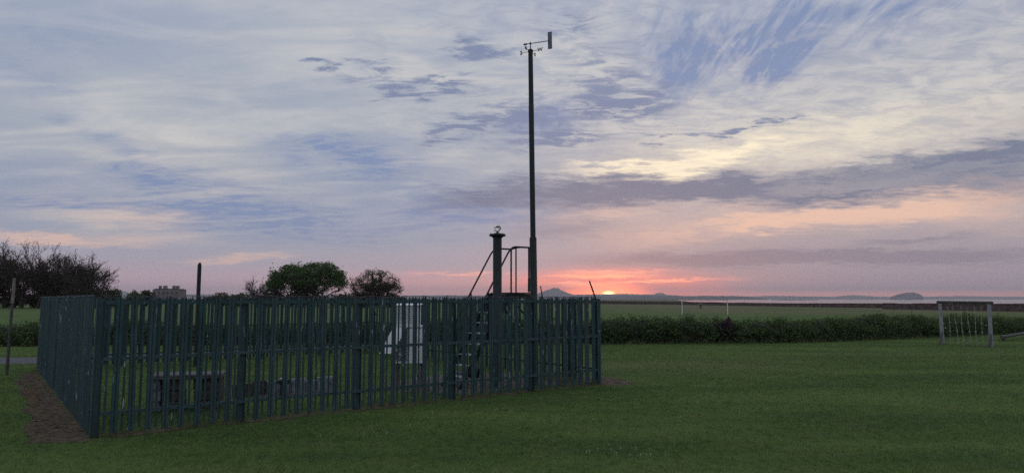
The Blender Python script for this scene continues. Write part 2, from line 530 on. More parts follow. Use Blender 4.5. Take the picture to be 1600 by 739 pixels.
class MB:
    def __init__(self):
        self.v, self.f, self.s = [], [], []

    def add(self, vs, fs, smooth=False):
        o = len(self.v)
        self.v += [tuple(x) for x in vs]
        self.f += [tuple(i + o for i in q) for q in fs]
        self.s += [smooth] * len(fs)
        return self

    def box(self, c, s, rot=None, bev=0.0):
        c = Vector(c)
        hx, hy, hz = s[0] / 2, s[1] / 2, s[2] / 2
        if bev <= 0:
            pts = [Vector((x, y, z)) for z in (-hz, hz) for y in (-hy, hy) for x in (-hx, hx)]
            fs = [(0, 2, 3, 1), (4, 5, 7, 6), (0, 1, 5, 4), (2, 6, 7, 3), (0, 4, 6, 2), (1, 3, 7, 5)]
        else:
            bm = bmesh.new()
            bmesh.ops.create_cube(bm, size=1)
            bmesh.ops.scale(bm, vec=s, verts=bm.verts)
            bmesh.ops.bevel(bm, geom=bm.edges[:], offset=bev, segments=1, affect='EDGES')
            bm.verts.index_update()
            pts = [v.co.copy() for v in bm.verts]
            fs = [tuple(v.index for v in f.verts) for f in bm.faces]
            bm.free()
        if rot is not None:
            pts = [rot @ q for q in pts]
        return self.add([q + c for q in pts], fs)

    def tube(self, pts, rad, n=10, cap=True):
        pts = [Vector(q) for q in pts]
        if not isinstance(rad, (list, tuple)):
            rad = [rad] * len(pts)
        rings = []
        ref = None
        for i, q in enumerate(pts):
            a = pts[max(0, i - 1)]
            bb = pts[min(len(pts) - 1, i + 1)]
            d = (bb - a).normalized()
            if ref is None:
                ref = d.orthogonal().normalized()
            else:
                ref = (ref - d * ref.dot(d)).normalized()
            e = d.cross(ref)
            rings.append([q + (ref * math.cos(2 * math.pi * k / n) + e * math.sin(2 * math.pi * k / n)) * rad[i] for k in range(n)])
        vs = [x for r in rings for x in r]
        fs = []
        for i in range(len(pts) - 1):
            for k in range(n):
                k2 = (k + 1) % n
                fs.append((i * n + k, i * n + k2, (i + 1) * n + k2, (i + 1) * n + k))
        self.add(vs, fs, True)
        if cap:
            self.add(rings[0], [tuple(reversed(range(n)))])
            self.add(rings[-1], [tuple(range(n))])
        return self

    def lathe(self, prof, n=20, c=(0, 0, 0)):
        vs, fs = [], []
        for (r, z) in prof:
            for k in range(n):
                a = 2 * math.pi * k / n
                vs.append((c[0] + r * math.cos(a), c[1] + r * math.sin(a), c[2] + z))
        for i in range(len(prof) - 1):
            for k in range(n):
                k2 = (k + 1) % n
                fs.append((i * n + k, i * n + k2, (i + 1) * n + k2, (i + 1) * n + k))
        self.add(vs, fs, True)
        self.add([vs[k] for k in range(n)], [tuple(reversed(range(n)))])
        self.add([vs[(len(prof) - 1) * n + k] for k in range(n)], [tuple(range(n))])
        return self

    def prism(self, poly, axis_o, ax, ay, az, depth):
        """polygon (x,y) swept along az"""
        o, ax, ay, az = Vector(axis_o), Vector(ax), Vector(ay), Vector(az)
        n = len(poly)
        a = [o + ax * x + ay * y for x, y in poly]
        bb = [q + az * depth for q in a]
        fs = [tuple(reversed(range(n))), tuple(range(n, 2 * n))]
        fs += [(i, (i + 1) % n, n + (i + 1) % n, n + i) for i in range(n)]
        return self.add(a + bb, fs)

    def mesh(self, name):
        me = bpy.data.meshes.new(name)
        me.from_pydata(self.v, [], self.f)
        me.polygons.foreach_set('use_smooth', self.s)
        bm = bmesh.new()
        bm.from_mesh(me)
        bmesh.ops.recalc_face_normals(bm, faces=bm.faces)
        bm.to_mesh(me)
        bm.free()
        me.update()
        return me

    def build(self, name, mat, parent=None, loc=None, rot=None):
        return link(name, self.mesh(name), mat, parent, loc, rot)


def rotz(a):
    return Matrix.Rotation(a, 3, 'Z')


def local(parent_loc, p, rz=0.0):
    """world point -> local point of a thing at parent_loc turned by rz"""
    return rotz(-rz) @ (Vector(p) - Vector(parent_loc))


def inside(poly, x, y):
    r = np.zeros(len(x), dtype=bool)
    n = len(poly)
    for i in range(n):
        x1, y1 = poly[i][0], poly[i][1]
        x2, y2 = poly[(i + 1) % n][0], poly[(i + 1) % n][1]
        cnd = (y1 > y) != (y2 > y)
        with np.errstate(divide='ignore', invalid='ignore'):
            xi = (x2 - x1) * (y - y1) / (y2 - y1) + x1
        r ^= cnd & (x < xi)
    return r


def sheet(name, poly, z, mat, jitter=0.0, seg=0.25, kind='structure'):
    """flat polygon sheet with an uneven outline"""
    pts = []
    for i in range(len(poly)):
        a, bb = Vector(poly[i][:2]), Vector(poly[(i + 1) % len(poly)][:2])
        k = max(1, int((bb - a).length / seg)) if jitter else 1
        for j in range(k):
            q = a.lerp(bb, j / k)
            pts.append((q.x + random.uniform(-jitter, jitter), q.y + random.uniform(-jitter, jitter), z))
    bm = bmesh.new()
    vs = [bm.verts.new(q) for q in pts]
    es = [bm.edges.new((vs[i], vs[(i + 1) % len(vs)])) for i in range(len(vs))]
    bmesh.ops.triangle_fill(bm, use_beauty=True, use_dissolve=False, edges=es)
    bmesh.ops.recalc_face_normals(bm, faces=bm.faces)
    for f in bm.faces:
        if f.normal.z < 0:
            f.normal_flip()
    me = bpy.data.meshes.new(name)
    bm.to_mesh(me)
    bm.free()
    o = link(name, me, mat)
    if kind:
        o['kind'] = kind
    return o, pts


# ------------------------------------------------------------------ terrain, sea, far land
SEA = -7.0
sheet('ground', [(-4000, -300), (700, -300), (700, 120), (150, 175), (72, 262), (640, 2700), (600, 3000), (-4000, 3000)], 0.0, 'lawn')
sea_me = np_mesh('sea', [(-16000, 150, SEA), (16000, 150, SEA), (16000, 16500, SEA), (-16000, 16500, SEA)], [(0, 1, 2, 3)])
tag(link('sea', sea_me, 'sea'), kind='structure')


def ridge(name, d, prof, mat='land', depth=900, rough=0.08, seed=0, steep=0.35, base=SEA - 0.5):
    """hill whose skyline passes through photo points (px, py) at distance d; real cross-section with front and back slopes"""
    r = random.Random(seed)
    xs = []
    for i in range(len(prof) - 1):
        (x0, y0), (x1, y1) = prof[i], prof[i + 1]
        k = max(2, int((x1 - x0) / 2.5))
        for j in range(k):
            xs.append((x0 + (x1 - x0) * j / k, y0 + (y1 - y0) * j / k))
    xs.append(prof[-1])
    vs, fs = [], []
    prof2 = [(-1.0, 0.0), (-0.72, 0.42), (-steep, 0.80), (0.0, 1.0), (0.5, 0.6), (1.0, 0.0)]
    m = len(prof2)
    for (px, py) in xs:
        top = wp(px, py, d)
        h = max(1.0, top.z - base)
        for (k, f) in prof2:
            nz = 1 + (r.uniform(-rough, rough) if 0 < f else 0)
            vs.append((top.x * (1 + k * depth / d) + r.uniform(-1, 1) * depth * 0.01, d + k * depth, base + h * f * nz))
    for i in range(len(xs) - 1):
        for j in range(m - 1):
            a = i * m + j
            fs.append((a, a + m, a + m + 1, a + 1))
    fs += [tuple(range(m)), tuple(reversed(range((len(xs) - 1) * m, len(xs) * m)))]
    me = bpy.data.meshes.new(name)
    me.from_pydata(vs, [], fs)
    bm = bmesh.new()
    bm.from_mesh(me)
    bmesh.ops.recalc_face_normals(bm, faces=bm.faces)
    bm.to_mesh(me)
    bm.free()
    o = link(name, me, mat)
    return tag(o, kind='structure')


ridge('conical_hill', 12500, [(826, 463), (838, 459.5), (848, 455.6), (858, 451.8), (866, 449.6), (872, 450.4), (880, 454.5), (890, 458.6), (902, 462)], seed=1, depth=500, rough=0.03)
ridge('far_ridge', 13800, [(430, 463), (520, 461), (600, 462), (700, 461), (800, 461.5), (880, 460.5), (935, 459.4), (975, 458.8), (1000, 459.8), (1022, 460), (1030, 457.0), (1033, 457.0), (1042, 460.5), (1070, 462.2), (1110, 463.6), (1150, 465)], seed=2, depth=1200, rough=0.04)
ridge('headland', 9000, [(700, 464.5), (820, 464), (935, 463.2), (980, 462.2), (1030, 461.6), (1062, 462.5), (1100, 462.0), (1140, 462.2), (1172, 463.0), (1180, 465.3), (1196, 466.2), (1200, 468.0)], seed=3, depth=500, rough=0.06)
ridge('far_coast', 15300, [(1150, 464), (1200, 462), (1240, 462.4), (1300, 463.6), (1318, 462), (1332, 460.6), (1346, 461.6), (1372, 463.4), (1440, 463.5), (1500, 462.2), (1560, 463.4), (1640, 463.0), (1760, 464), (1900, 464)], seed=4, depth=900, rough=0.04)
ridge('left_far_hill', 12000, [(60, 462), (130, 459), (168, 456.5), (182, 452.2), (188, 452.6), (202, 457), (240, 460), (320, 459.5), (400, 460.5), (470, 462)], seed=5, depth=600, rough=0.05)
ridge('rock_island', 8800, [(1390.5, 468.0), (1391.2, 464.6), (1396, 462), (1403, 460), (1411, 458), (1419, 456.8), (1427, 456.8), (1434, 458.3), (1439, 460.5), (1442.5, 463), (1443.5, 468)], mat='rock', seed=6, depth=180, rough=0.02, steep=0.55)
ridge('reef', 5200, [(1206, 468.3), (1225, 467.7), (1250, 467.9), (1280, 468.35)], mat='rock', seed=7, depth=40, rough=0.2)

# ------------------------------------------------------------------ the palisade enclosure: plan
A = gp(147, 684)
B = gp(936, 600)
D0 = gp(70, 578)
U2 = (B - A).normalized()
V2 = Vector((-U2.y, U2.x, 0))
LU = (B - A).length
LV = (D0 - A).dot(V2)
NB, NS = 5, 6
Cc = B + V2 * LV
D = A + V2 * LV
ANG = math.atan2(U2.y, U2.x)
enclosure = [A, B, Cc, D]


def en(a, b, z=0.0):
    """point in enclosure coordinates (metres along front from A, metres inwards)"""
    q = A + U2 * a + V2 * b
    return Vector((q.x, q.y, z))


# paths and worn ground
path_c = [gp(-260, 567), gp(-40, 564), gp(70, 563)]
e = path_c[-1]
path_c += [e + U2 * 3, e + U2 * 7, e + U2 * 10.5, e + U2 * 13 + Vector((0.3, -0.2, 0))]
lft, rgt = [], []
for i, q in enumerate(path_c):
    a, bb = path_c[max(0, i - 1)], path_c[min(len(path_c) - 1, i + 1)]
    n = Vector((-(bb - a).y, (bb - a).x, 0)).normalized()
    lft.append(q + n * 1.15)
    rgt.append(q - n * 1.15)
_, path_poly = sheet('path', lft + rgt[::-1], 0.008, 'tarmac', 0.05, 0.5)
_, earth1 = sheet('bare_earth', [gp(34, 583), gp(75, 580), A + V2 * 8.5, A + V2 * 5, A + V2 * 2.5, A + Vector((0.1, -0.15, 0)), gp(125, 692), gp(50, 692), gp(32, 680), gp(44, 650), gp(38, 625), gp(26, 600)], 0.004, 'earth', 0.09, 0.22)
_, earth_r = sheet('rusty_earth', [gp(40, 612), gp(58, 609), gp(64, 622), gp(60, 634), gp(44, 634), gp(36, 624)], 0.008, 'rust_earth', 0.08, 0.2)
_, earth2 = sheet('worn_ground', [B + Vector((-0.5, -0.25, 0)), B + Vector((0.15, -0.22, 0)), gp(970, 603), gp(996, 600), gp(972, 592), gp(940, 588), B + V2 * 1.6 - U2 * 0.3], 0.004, 'earth', 0.06, 0.2)
strip = [A + V2 * 0.10]
for i in range(1, 30):
    strip.append(A + U2 * (LU * i / 30) + V2 * (random.uniform(-0.02, 0.22)))
strip += [A + U2 * (LU * i / 30) - V2 * random.uniform(0.03, 0.2) for i in range(29, 0, -1)]
_, earth3 = sheet('fence_strip', strip, 0.006, 'earth', 0.0)
_, grav = sheet('gravel_patch', [en(LU - 3.0, 0.5), en(LU - 0.4, 0.4), en(LU - 0.3, 2.8), en(LU - 1.6, 3.6), en(LU - 3.4, 3.0), en(LU - 3.9, 1.5)], 0.004, 'gravel', 0.14, 0.25)
bare = [earth1, earth2, earth3, path_poly, grav, earth_r]

# ------------------------------------------------------------------ palisade fence
PH = 1.815
fence = thing('palisade_fence', 'dark green steel palisade fence with pointed pales enclosing the weather instruments', 'fence', A, ANG)


def pale_mesh():
    xs = [-0.041, -0.028, -0.011, 0.0, 0.011, 0.028, 0.041]
    ys = [0.0, 0.020, 0.020, 0.008, 0.020, 0.020, 0.0]
    zt = [PH - 0.012, PH - 0.058, PH - 0.050, PH, PH - 0.050, PH - 0.058, PH - 0.012]
    vs, fs = [], []
    n = len(xs)
    for dy in (0.0, 0.004):
        for x, y in zip(xs, ys):
            vs.append((x, -y - dy, 0.045))
        for x, y, z in zip(xs, ys, zt):
            vs.append((x, -y - dy, z))
    for i in range(n - 1):
        fs.append((i, i + 1, n + i + 1, n + i))
        fs.append((2 * n + i + 1, 2 * n + i, 3 * n + i, 3 * n + i + 1))
        fs.append((n + i, n + i + 1, 3 * n + i + 1, 3 * n + i))
        fs.append((i + 1, i, 2 * n + i, 2 * n + i + 1))
    fs += [(0, n, 3 * n, 2 * n), (n - 1, 3 * n - 1, 4 * n - 1, 2 * n - 1)]
    mb = MB()
    mb.add(vs, fs)
    return mb.mesh('pale')


pale_me = pale_mesh()
nm_ = MB()
nm_.add([(x, y, z) for z in (0.075, PH - 0.085) for (x, y) in ((-0.0145, 0.0), (-0.007, 0.010), (0.007, 0.010), (0.0145, 0.0), (0.007, 0.003), (-0.007, 0.003))] + [(0.0, 0.008, PH - 0.015)],
        [(i, (i + 1) % 6, 6 + (i + 1) % 6, 6 + i) for i in range(6)] + [(6 + i, 6 + (i + 1) % 6, 12) for i in range(6)] + [(5, 4, 3, 2, 1, 0)])
narrow_me = nm_.mesh('narrow_pale')
narrow_me.materials.append(M['fence'])
pale_me.materials.append(M['fence'])
pm = MB()
pm.box((0, 0, PH / 2 - 0.03), (0.10, 0.008, PH - 0.06))
pm.box((-0.047, 0.0, PH / 2 - 0.03), (0.006, 0.09, PH - 0.062))
pm.box((0.047, 0.0, PH / 2 - 0.03), (0.006, 0.09, PH - 0.064))
post_me = pm.mesh('post')
post_me.materials.append(M['fence'])
bolt_me = MB().lathe([(0.010, 0), (0.010, 0.006), (0.005, 0.010)], 8).mesh('bolt')

sides = [  # start in local coordinates, direction angle, length, bays  (outward is local -y of the side)
    ((0, 0), 0.0, LU, NB),
    ((LU, 0), math.pi / 2, LV, NS),
    ((LU, LV), math.pi, LU, NB),
    ((0, LV), -math.pi / 2, LV, NS)]
rr = random.Random(5)
for si, (st, a, ln, nb) in enumerate(sides):
    dx, dy = math.cos(a), math.sin(a)
    ox, oy = math.sin(a), -math.cos(a)          # outward
    bay = ln / nb
    for k in range(nb):
        s = k * bay
        o = link('post', post_me, None, fence, (st[0] + dx * s - ox * 0.028, st[1] + dy * s - oy * 0.028, 0), (0, 0, a))
        for j in range(8):
            q = s + bay * (j + 1) / 9
            o = link('pale', pale_me, None, fence,
                     (st[0] + dx * q + ox * 0.048, st[1] + dy * q + oy * 0.048, rr.uniform(-0.012, 0.010)),
                     (rr.uniform(-0.006, 0.006), rr.gauss(0, 0.006), a + rr.uniform(-0.06, 0.06)))
        for j in range(9 if si in (0, 3) else 0):
            q = s + bay * (j + 0.5) / 9
            link('narrow_pale', narrow_me, None, fence,
                 (st[0] + dx * q + ox * 0.010, st[1] + dy * q + oy * 0.010, rr.uniform(-0.02, 0.012)),
                 (rr.uniform(-0.005, 0.005), rr.uniform(-0.008, 0.008), a + rr.uniform(-0.05, 0.05)))
    for z in (0.30, 0.985, 1.705):
        mb = MB()
        c0 = Vector((st[0] + dx * ln / 2, st[1] + dy * ln / 2, z))
        rm = rotz(a)
        mb.box(c0 + Vector((ox, oy, 0)) * 0.040, (ln - 0.10, 0.006, 0.045), rm)
        mb.box(c0 + Vector((ox, oy, 0)) * 0.0275 + Vector((0, 0, 0.020)), (ln - 0.16, 0.019, 0.005), rm)
        mb.build('rail', 'fence', fence)
# barbed strand lying along the pale tops
for (st, a, ln, nb) in sides:
    mb = MB()
    pts = []
    dx, dy = math.cos(a), math.sin(a)
    ox, oy = math.sin(a), -math.cos(a)
    n = int(ln / 0.16)
    for k in range(n + 1):
        s = ln * k / n
        q = Vector((st[0] + dx * s + ox * 0.07 + rr.uniform(-.01, .01), st[1] + dy * s + oy * 0.07, PH - 0.025 + rr.uniform(-0.012, 0.012)))
        pts.append(q)
        if k % 1 == 0:
            w = Vector((rr.uniform(-1, 1), rr.uniform(-1, 1), rr.uniform(-1, 1))).normalized() * 0.022
            mb.tube([q - w, q + w], 0.0022, 4)
    mb.tube(pts, 0.0035, 5)
    mb.build('barbed_wire', 'wire', fence)
# two arms that stick up over the right-hand side
for (foot, tip, k) in (((932, 470), (921, 439), 0), ((848, 466), (844.5, 447), 1)):
    w = B + V2 * (LV / NS * k)
    p0 = wp(foot[0], foot[1], w.y + 0.02)
    p1 = wp(tip[0], tip[1], w.y + 0.02 - 0.06)
    f0 = local(A, p0, ANG)
    f1 = local(A, p1, ANG)
    low = f0 + (f0 - f1) * 0.35
    MB().tube([low, f0, f1], 0.018 if k == 0 else 0.014, 6).build('extension_arm', 'steel', fence)

# ------------------------------------------------------------------ wind mast
MY = 14.25
mb0 = wp(835.5, 470, MY)
mx = mb0.x
mast_loc = (mx, MY, 0)
top = wp(830.2, 80, MY)
lean = math.atan2(top.x - mx, top.z - 1.7)
mast = thing('wind_mast', 'tall dark tubular mast carrying a wind vane and compass letters', 'mast', mast_loc)
mast.rotation_euler = (0, lean, 0)
HT = top.z
zj = wp(835, 371, MY).z
zj2 = wp(832, 165, MY).z
MB().lathe([(0.16, 0), (0.16, 0.02), (0.078, 0.022), (0.074, zj - 0.02), (0.070, zj)], 24).build('lower_tube', 'steel', mast)
MB().lathe([(0.056, zj - 0.3), (0.056, zj2), (0.052, zj2 + 0.02)], 24).build('middle_tube', 'steel', mast)
MB().lathe([(0.0525, zj2 - 0.05), (0.050, HT - 0.01)], 20).build('upper_tube', 'steel', mast)
MB().lathe([(0.058, HT - 0.02), (0.060, HT + 0.005), (0.046, HT + 0.03), (0.012, HT + 0.035)], 20).build('mast_cap', 'steel', mast)
mpp = lambda px: px / F * MY
vane_loc = (0, 0, HT + 0.03)
zr = wp(830, 66, MY).z
MB().tube([(0, 0, HT + 0.02), (0, 0, zr)], [0.012, 0.008], 8).build('vane_spindle', 'steel', mast)
zv = wp(830, 68.6, MY).z
va = math.atan2(-0.19, 0.50)
vd = Vector((math.cos(va), math.sin(va), 0))
vane_arm = MB()
vane_arm.tube([vd * -0.10 + Vector((0, 0, zv)), vd * 0.42 + Vector((0, 0, zv))], 0.009, 8)
vane_arm.tube([Vector((0, 0, zv - 0.02)), Vector((0, 0, zv + 0.02))], 0.018, 8)
vao = vane_arm.build('vane_arm', 'steel', mast)
MB().tube([vd * -0.155 + Vector((0, 0, zv)), vd * -0.08 + Vector((0, 0, zv))], [0.017, 0.019], 12).build('counterweight', 'steel', mast)
fin = MB()
fc = vd * 0.44 + Vector((0, 0, zv + 0.005))
fin.box(fc, (0.092, 0.006, 0.375), rotz(va))
fin.build('vane_fin', simple('grey_fin', (0.10, 0.13, 0.16, 1), (0.15, 0.18, 0.21, 1), 10, 0.6, 0.1), mast)
za = wp(830, 81, MY).z + 0.0


def letter(ch):
    cu = bpy.data.curves.new('letter_' + ch, 'FONT')
    cu.body = ch
    cu.size = 0.115
    cu.extrude = 0.004
    cu.offset = 0.0028
    cu.align_x = 'CENTER'
    cu.align_y = 'CENTER'
    tmp = bpy.data.objects.new('tmp', cu)
    col.objects.link(tmp)
    dg = bpy.context.evaluated_depsgraph_get()
    me = bpy.data.meshes.new_from_object(tmp.evaluated_get(dg))
    bpy.data.objects.remove(tmp)
    bpy.data.curves.remove(cu)
    return me


wa = math.atan2(-0.46, 0.89)
for ch, da in (('W', 0), ('N', -90), ('E', 180), ('S', 90)):
    ang = wa + R(da)
    dd = Vector((math.cos(ang), math.sin(ang), 0))
    MB().tube([dd * 0.04 + Vector((0, 0, za)), dd * 0.20 + Vector((0, 0, za))], 0.0055, 6).build('compass_arm', 'steel', mast)
    face = wa if ch in 'WE' else wa + R(90)
    if ch == 'E':
        face += math.pi                      # its plate is read from the far side
    if ch == 'S':
        face += 0
    o = link('compass_letter', letter(ch), 'steel', mast, dd * 0.225 + Vector((0, 0, za)), (R(90), 0, face))
    o['label'] = 'compass letter ' + ch

# ------------------------------------------------------------------ sunshine recorder on its pillar
PY = 13.85
pb = wp(777, 470, PY)
pil = thing('instrument_pillar', 'thick dark steel pillar with a flanged top plate carrying the glass ball', 'pillar', (pb.x, PY, 0))
zt = wp(777, 366, PY).z
MB().lathe([(0.20, 0), (0.20, 0.02), (0.092, 0.022), (0.089, zt - 0.10), (0.087, zt - 0.07)], 28).build('column', 'steel', pil)
MB().lathe([(0.095, zt - 0.075), (0.115, zt - 0.058), (0.120, zt - 0.046), (0.165, zt - 0.042), (0.165, zt), (0.06, zt + 0.004)], 28).build('cap_plate', 'steel', pil)
for k in range(6):
    a = k * math.pi / 3 + 0.3
    MB().lathe([(0.012, 0), (0.012, 0.012), (0.006, 0.014)], 6, (0.14 * math.cos(a), 0.14 * math.sin(a), zt)).build('bolt', 'steel', pil)
rec = thing('sunshine_recorder', 'glass ball sunshine recorder in a curved bronze cradle on the pillar top', 'instrument', (pb.x, PY, zt + 0.006))
MB().box((0, 0, 0.007), (0.14, 0.12, 0.010), bev=0.002).build('base_plate', 'brass', rec)
MB().lathe([(0.034, 0.012), (0.028, 0.03), (0.022, 0.045), (0.030, 0.056)], 16).build('pedestal', 'brass', rec)
bs = bmesh.new()
bmesh.ops.create_uvsphere(bs, u_segments=28, v_segments=18, radius=0.050)
for f in bs.faces:
    f.smooth = True
me = bpy.data.meshes.new('glass_ball')
bs.to_mesh(me)
bs.free()
link('glass_ball', me, 'glass', rec, (0, 0, 0.118))
crad = MB()
sec = [(0.060, -0.026), (0.068, -0.026), (0.068, 0.026), (0.060, 0.026)]
vs, fs = [], []
n = 22
for k in range(n + 1):
    a = R(-118 + 178 * k / n)
    for (r_, y_) in sec:
        vs.append((r_ * math.cos(a), y_, 0.118 + r_ * math.sin(a)))
for k in range(n):
    for j in range(4):
        j2 = (j + 1) % 4
        fs.append((k * 4 + j, k * 4 + j2, (k + 1) * 4 + j2, (k + 1) * 4 + j))
fs += [(3, 2, 1, 0), (n * 4, n * 4 + 1, n * 4 + 2, n * 4 + 3)]
crad.add(vs, fs, True)
crad.build('card_cradle', 'brass', rec, (0.0, 0, 0), (0, 0, R(-14)))
MB().tube([(-0.072, 0, 0.138), (-0.056, 0, 0.120), (-0.05, 0, 0.075), (-0.02, 0, 0.05)], 0.005, 6).build('ball_support', 'brass', rec)
MB().tube([(-0.062, 0.0, 0.066), (-0.040, 0, 0.060)], 0.010, 8).build('level_screw', 'brass', rec)

# ------------------------------------------------------------------ observation stair
# corner posts taken from the photograph, standing on the platform beside the mast
SR = wp(826.5, 455, 14.55)            # back right corner of platform
runv = -U2                            # stairs go down this way
widv = V2 * 1.0
PZ = 1.89
wid = 0.62
platd = 0.50
stair = thing('observation_stair', 'steep dark metal steps with bent handrails up to a small observing platform', 'stairs', (SR.x, SR.y, 0))


def sl(run, w, z):
    return runv * run + widv * w + Vector((0, 0, z))


rmS = Matrix((tuple(runv), tuple(widv), (0, 0, 1))).transposed()
pf = MB()
pf.box(sl(platd / 2, wid / 2, PZ - 0.02), (platd + 0.08, wid + 0.06, 0.03), rmS)
pf.build('platform', 'steel', stair)
for w in (0.0, wid):
    MB().box(sl(platd / 2, w, PZ - 0.085), (platd + 0.10, 0.04, 0.095), rmS).build('platform_beam', 'steel', stair)
for q in (-0.02, platd + 0.02):
    MB().box(sl(q, wid / 2, PZ - 0.085), (0.04, wid - 0.045, 0.09), rmS).build('platform_beam', 'steel', stair)
for w in (0.03, wid - 0.03):
    MB().tube([sl(0.02, w, 0.0), sl(0.02, w, PZ - 0.05)], 0.025, 8).build('leg', 'steel', stair)
    MB().tube([sl(0.02, w, PZ - 0.55), sl(platd - 0.03, w, PZ - 0.10)], 0.018, 8).build('brace', 'steel', stair)
nT = 8
slope = R(58)
runlen = PZ / math.tan(slope)
for w in (0.0, wid):
    MB().prism([(0, 0), (0.0, -0.13), (runlen + 0.05, -PZ), (runlen + 0.13, -PZ), (0.10, 0)], sl(platd, w - 0.012, PZ - 0.02), runv, Vector((0, 0, 1)), widv, 0.024).build('stringer', 'steel', stair)
for k in range(1, nT + 1):
    z = PZ - PZ * k / (nT + 1)
    q = platd + 0.04 + runlen * k / (nT + 1)
    MB().box(sl(q, wid / 2, z), (0.17, wid - 0.03, 0.022), rmS).build('tread', 'galv', stair)
RH = 0.95
for w in (0.0, wid):
    pts = [sl(0.0, w, PZ), sl(0.0, w, PZ + RH)]
    MB().tube(pts, 0.019, 8).build('rail_post', 'steel', stair)
    pts = [sl(-0.015, w, PZ + RH)]
    for k in range(7):
        a = k / 6
        # bend from level to the slope
        pts.append(sl(platd * 0.72 + 0.28 * a * 0.9, w, PZ + RH - 0.22 * a * a))
    end = pts[-1]
    dirn = (runv * math.cos(slope) + Vector((0, 0, -math.sin(slope))))
    pts += [end + dirn * 0.6, end + dirn * 1.2, end + dirn * 1.95]
    MB().tube(pts, 0.019, 8).build('handrail', 'steel', stair)
    foot = end + dirn * 0.85
    MB().tube([foot, Vector((foot.x, foot.y, max(0.02, foot.z - 0.92)))], 0.015, 8).build('rail_post', 'steel', stair)
    foot = end + dirn * 1.80
    MB().tube([foot, Vector((foot.x, foot.y, max(0.02, foot.z - 0.92)))], 0.015, 8).build('rail_post', 'steel', stair)
MB().tube([sl(0, 0, PZ + RH), sl(0, wid * 0.35, PZ + RH + 0.025), sl(0, wid * 0.7, PZ + RH + 0.025), sl(0, wid, PZ + RH)], 0.019, 8).build('guard_rail', 'steel', stair)
MB().tube([sl(0, wid * 0.72, PZ), sl(0, wid * 0.72, PZ + RH + 0.02)], 0.016, 8).build('rail_post', 'steel', stair)
MB().tube([sl(0, 0.0, PZ + 0.02), sl(-0.02, 0.02, PZ + 0.18), sl(-0.02, 0.02, PZ + 0.30)], 0.026, 8).build('junction_sleeve', 'steel', stair)
# cable hanging from the platform, its pale colour standing for reflected light
cb = [wp(797, 480, 14.3), wp(801, 492, 14.3), wp(804, 497, 14.3), wp(808, 505, 14.3), wp(811, 506, 14.3), wp(814, 512, 14.3), wp(819, 514, 14.3), wp(822, 519, 14.3), wp(819, 524, 14.3), wp(824, 545, 14.28), wp(828, 580, 14.27)]
cb = [sl(platd / 2, 0.02, PZ - 0.1) + Vector((SR.x, SR.y, 0))] + cb
tag(MB().tube(cb, 0.011, 6).build('loose_cable', 'rope'), 'kinked cable, coloured pale for light glancing off it, hanging under the platform between pillar and mast', 'cable')

# ------------------------------------------------------------------ white thermometer screen
SY = 13.25
s0 = wp(636, 567, SY)
zb = s0.z
x0, x1 = wp(613, 567, SY).x, wp(660, 567, SY).x
zc1 = wp(636, 511, SY).z
scr = thing('thermometer_screen', 'white louvred thermometer screen on timber legs with its flap hanging open', 'weather station', (0.5 * (x0 + x1), SY + 0.2, 0))
hw = (x1 - x0) / 2
dp = 0.24
for sx in (-1, 1):
    for sy in (-1, 1):
        MB().box((sx * (hw - 0.06), sy * (dp - 0.05), zb / 2), (0.05, 0.05, zb), bev=0.006).build('leg', 'timber', scr)
MB().box((0, 0, zb + 0.012), (2 * hw + 0.03, 2 * dp + 0.03, 0.024)).build('floor_board', 'white', scr)
# cabinet: back, right half front panel, sides, top; left front is open behind the flap
MB().box((hw - 0.145, -dp + 0.01, (zb + zc1) / 2), (0.28, 0.020, zc1 - zb - 0.03)).build('front_panel', 'white', scr)
MB().box((0, dp - 0.01, (zb + zc1) / 2), (2 * hw - 0.05, 0.02, zc1 - zb - 0.03)).build('back_panel', 'white', scr)
for sx in (-1, 1):
    MB().box((sx * (hw - 0.008), 0.0, (zb + zc1) / 2), (0.016, 2 * dp - 0.045, zc1 - zb - 0.032)).build('side_panel', 'white', scr)
MB().box((0, 0, zc1 + 0.012), (2 * hw + 0.03, 2 * dp + 0.03, 0.022)).build('cabinet_top', 'white', scr)
# flap hinged along the top, propped out to the left
ft0 = Vector((-hw + 0.02, -dp - 0.02, zc1 - 0.01))
fl = MB()
dn = Vector((-0.24, -0.10, -(zc1 - wp(600, 551, SY).z)))
ac = Vector((0.26, -0.05, 0))
nrm = dn.cross(ac).normalized() * 0.018
q = [ft0, ft0 + ac, ft0 + ac + dn * 0.98, ft0 + dn]
fl.add(q + [x + nrm for x in q], [(0, 1, 2, 3), (7, 6, 5, 4), (0, 4, 5, 1), (1, 5, 6, 2), (2, 6, 7, 3), (3, 7, 4, 0)])
fl.build('open_flap', 'white', scr)
MB().tube([ft0 + ac + dn * 0.8, Vector((-0.02, -dp, zb + 0.03))], 0.010, 6).build('flap_stay', 'white', scr)
# upper louvred box
ux0, ux1 = wp(617, 500, SY).x - scr.location.x, wp(653, 500, SY).x - scr.location.x
uz0, uz1 = zc1 + 0.026, wp(636, 477, SY).z
ucx, uw = (ux0 + ux1) / 2, (ux1 - ux0)
for sx in (-1, 1):
    for sy in (-1, 1):
        MB().box((ucx + sx * (uw / 2 - 0.015), sy * (dp - 0.04), (uz0 + uz1) / 2), (0.03, 0.03, uz1 - uz0 - 0.002)).build('corner_stile', 'white', scr)
nl = 9
lou = MB().box((0, 0, 0), (uw - 0.065, 0.006, 0.052), Matrix.Rotation(R(38), 3, 'X')).mesh('louvre')
lou.materials.append(M['white'])
for k in range(nl):
    z = uz0 + 0.02 + (uz1 - uz0 - 0.05) * k / (nl - 1)
    link('louvre', lou, None, scr, (ucx, -dp + 0.04, z))
    link('louvre', lou, None, scr, (ucx, dp - 0.04, z), (0, 0, math.pi))
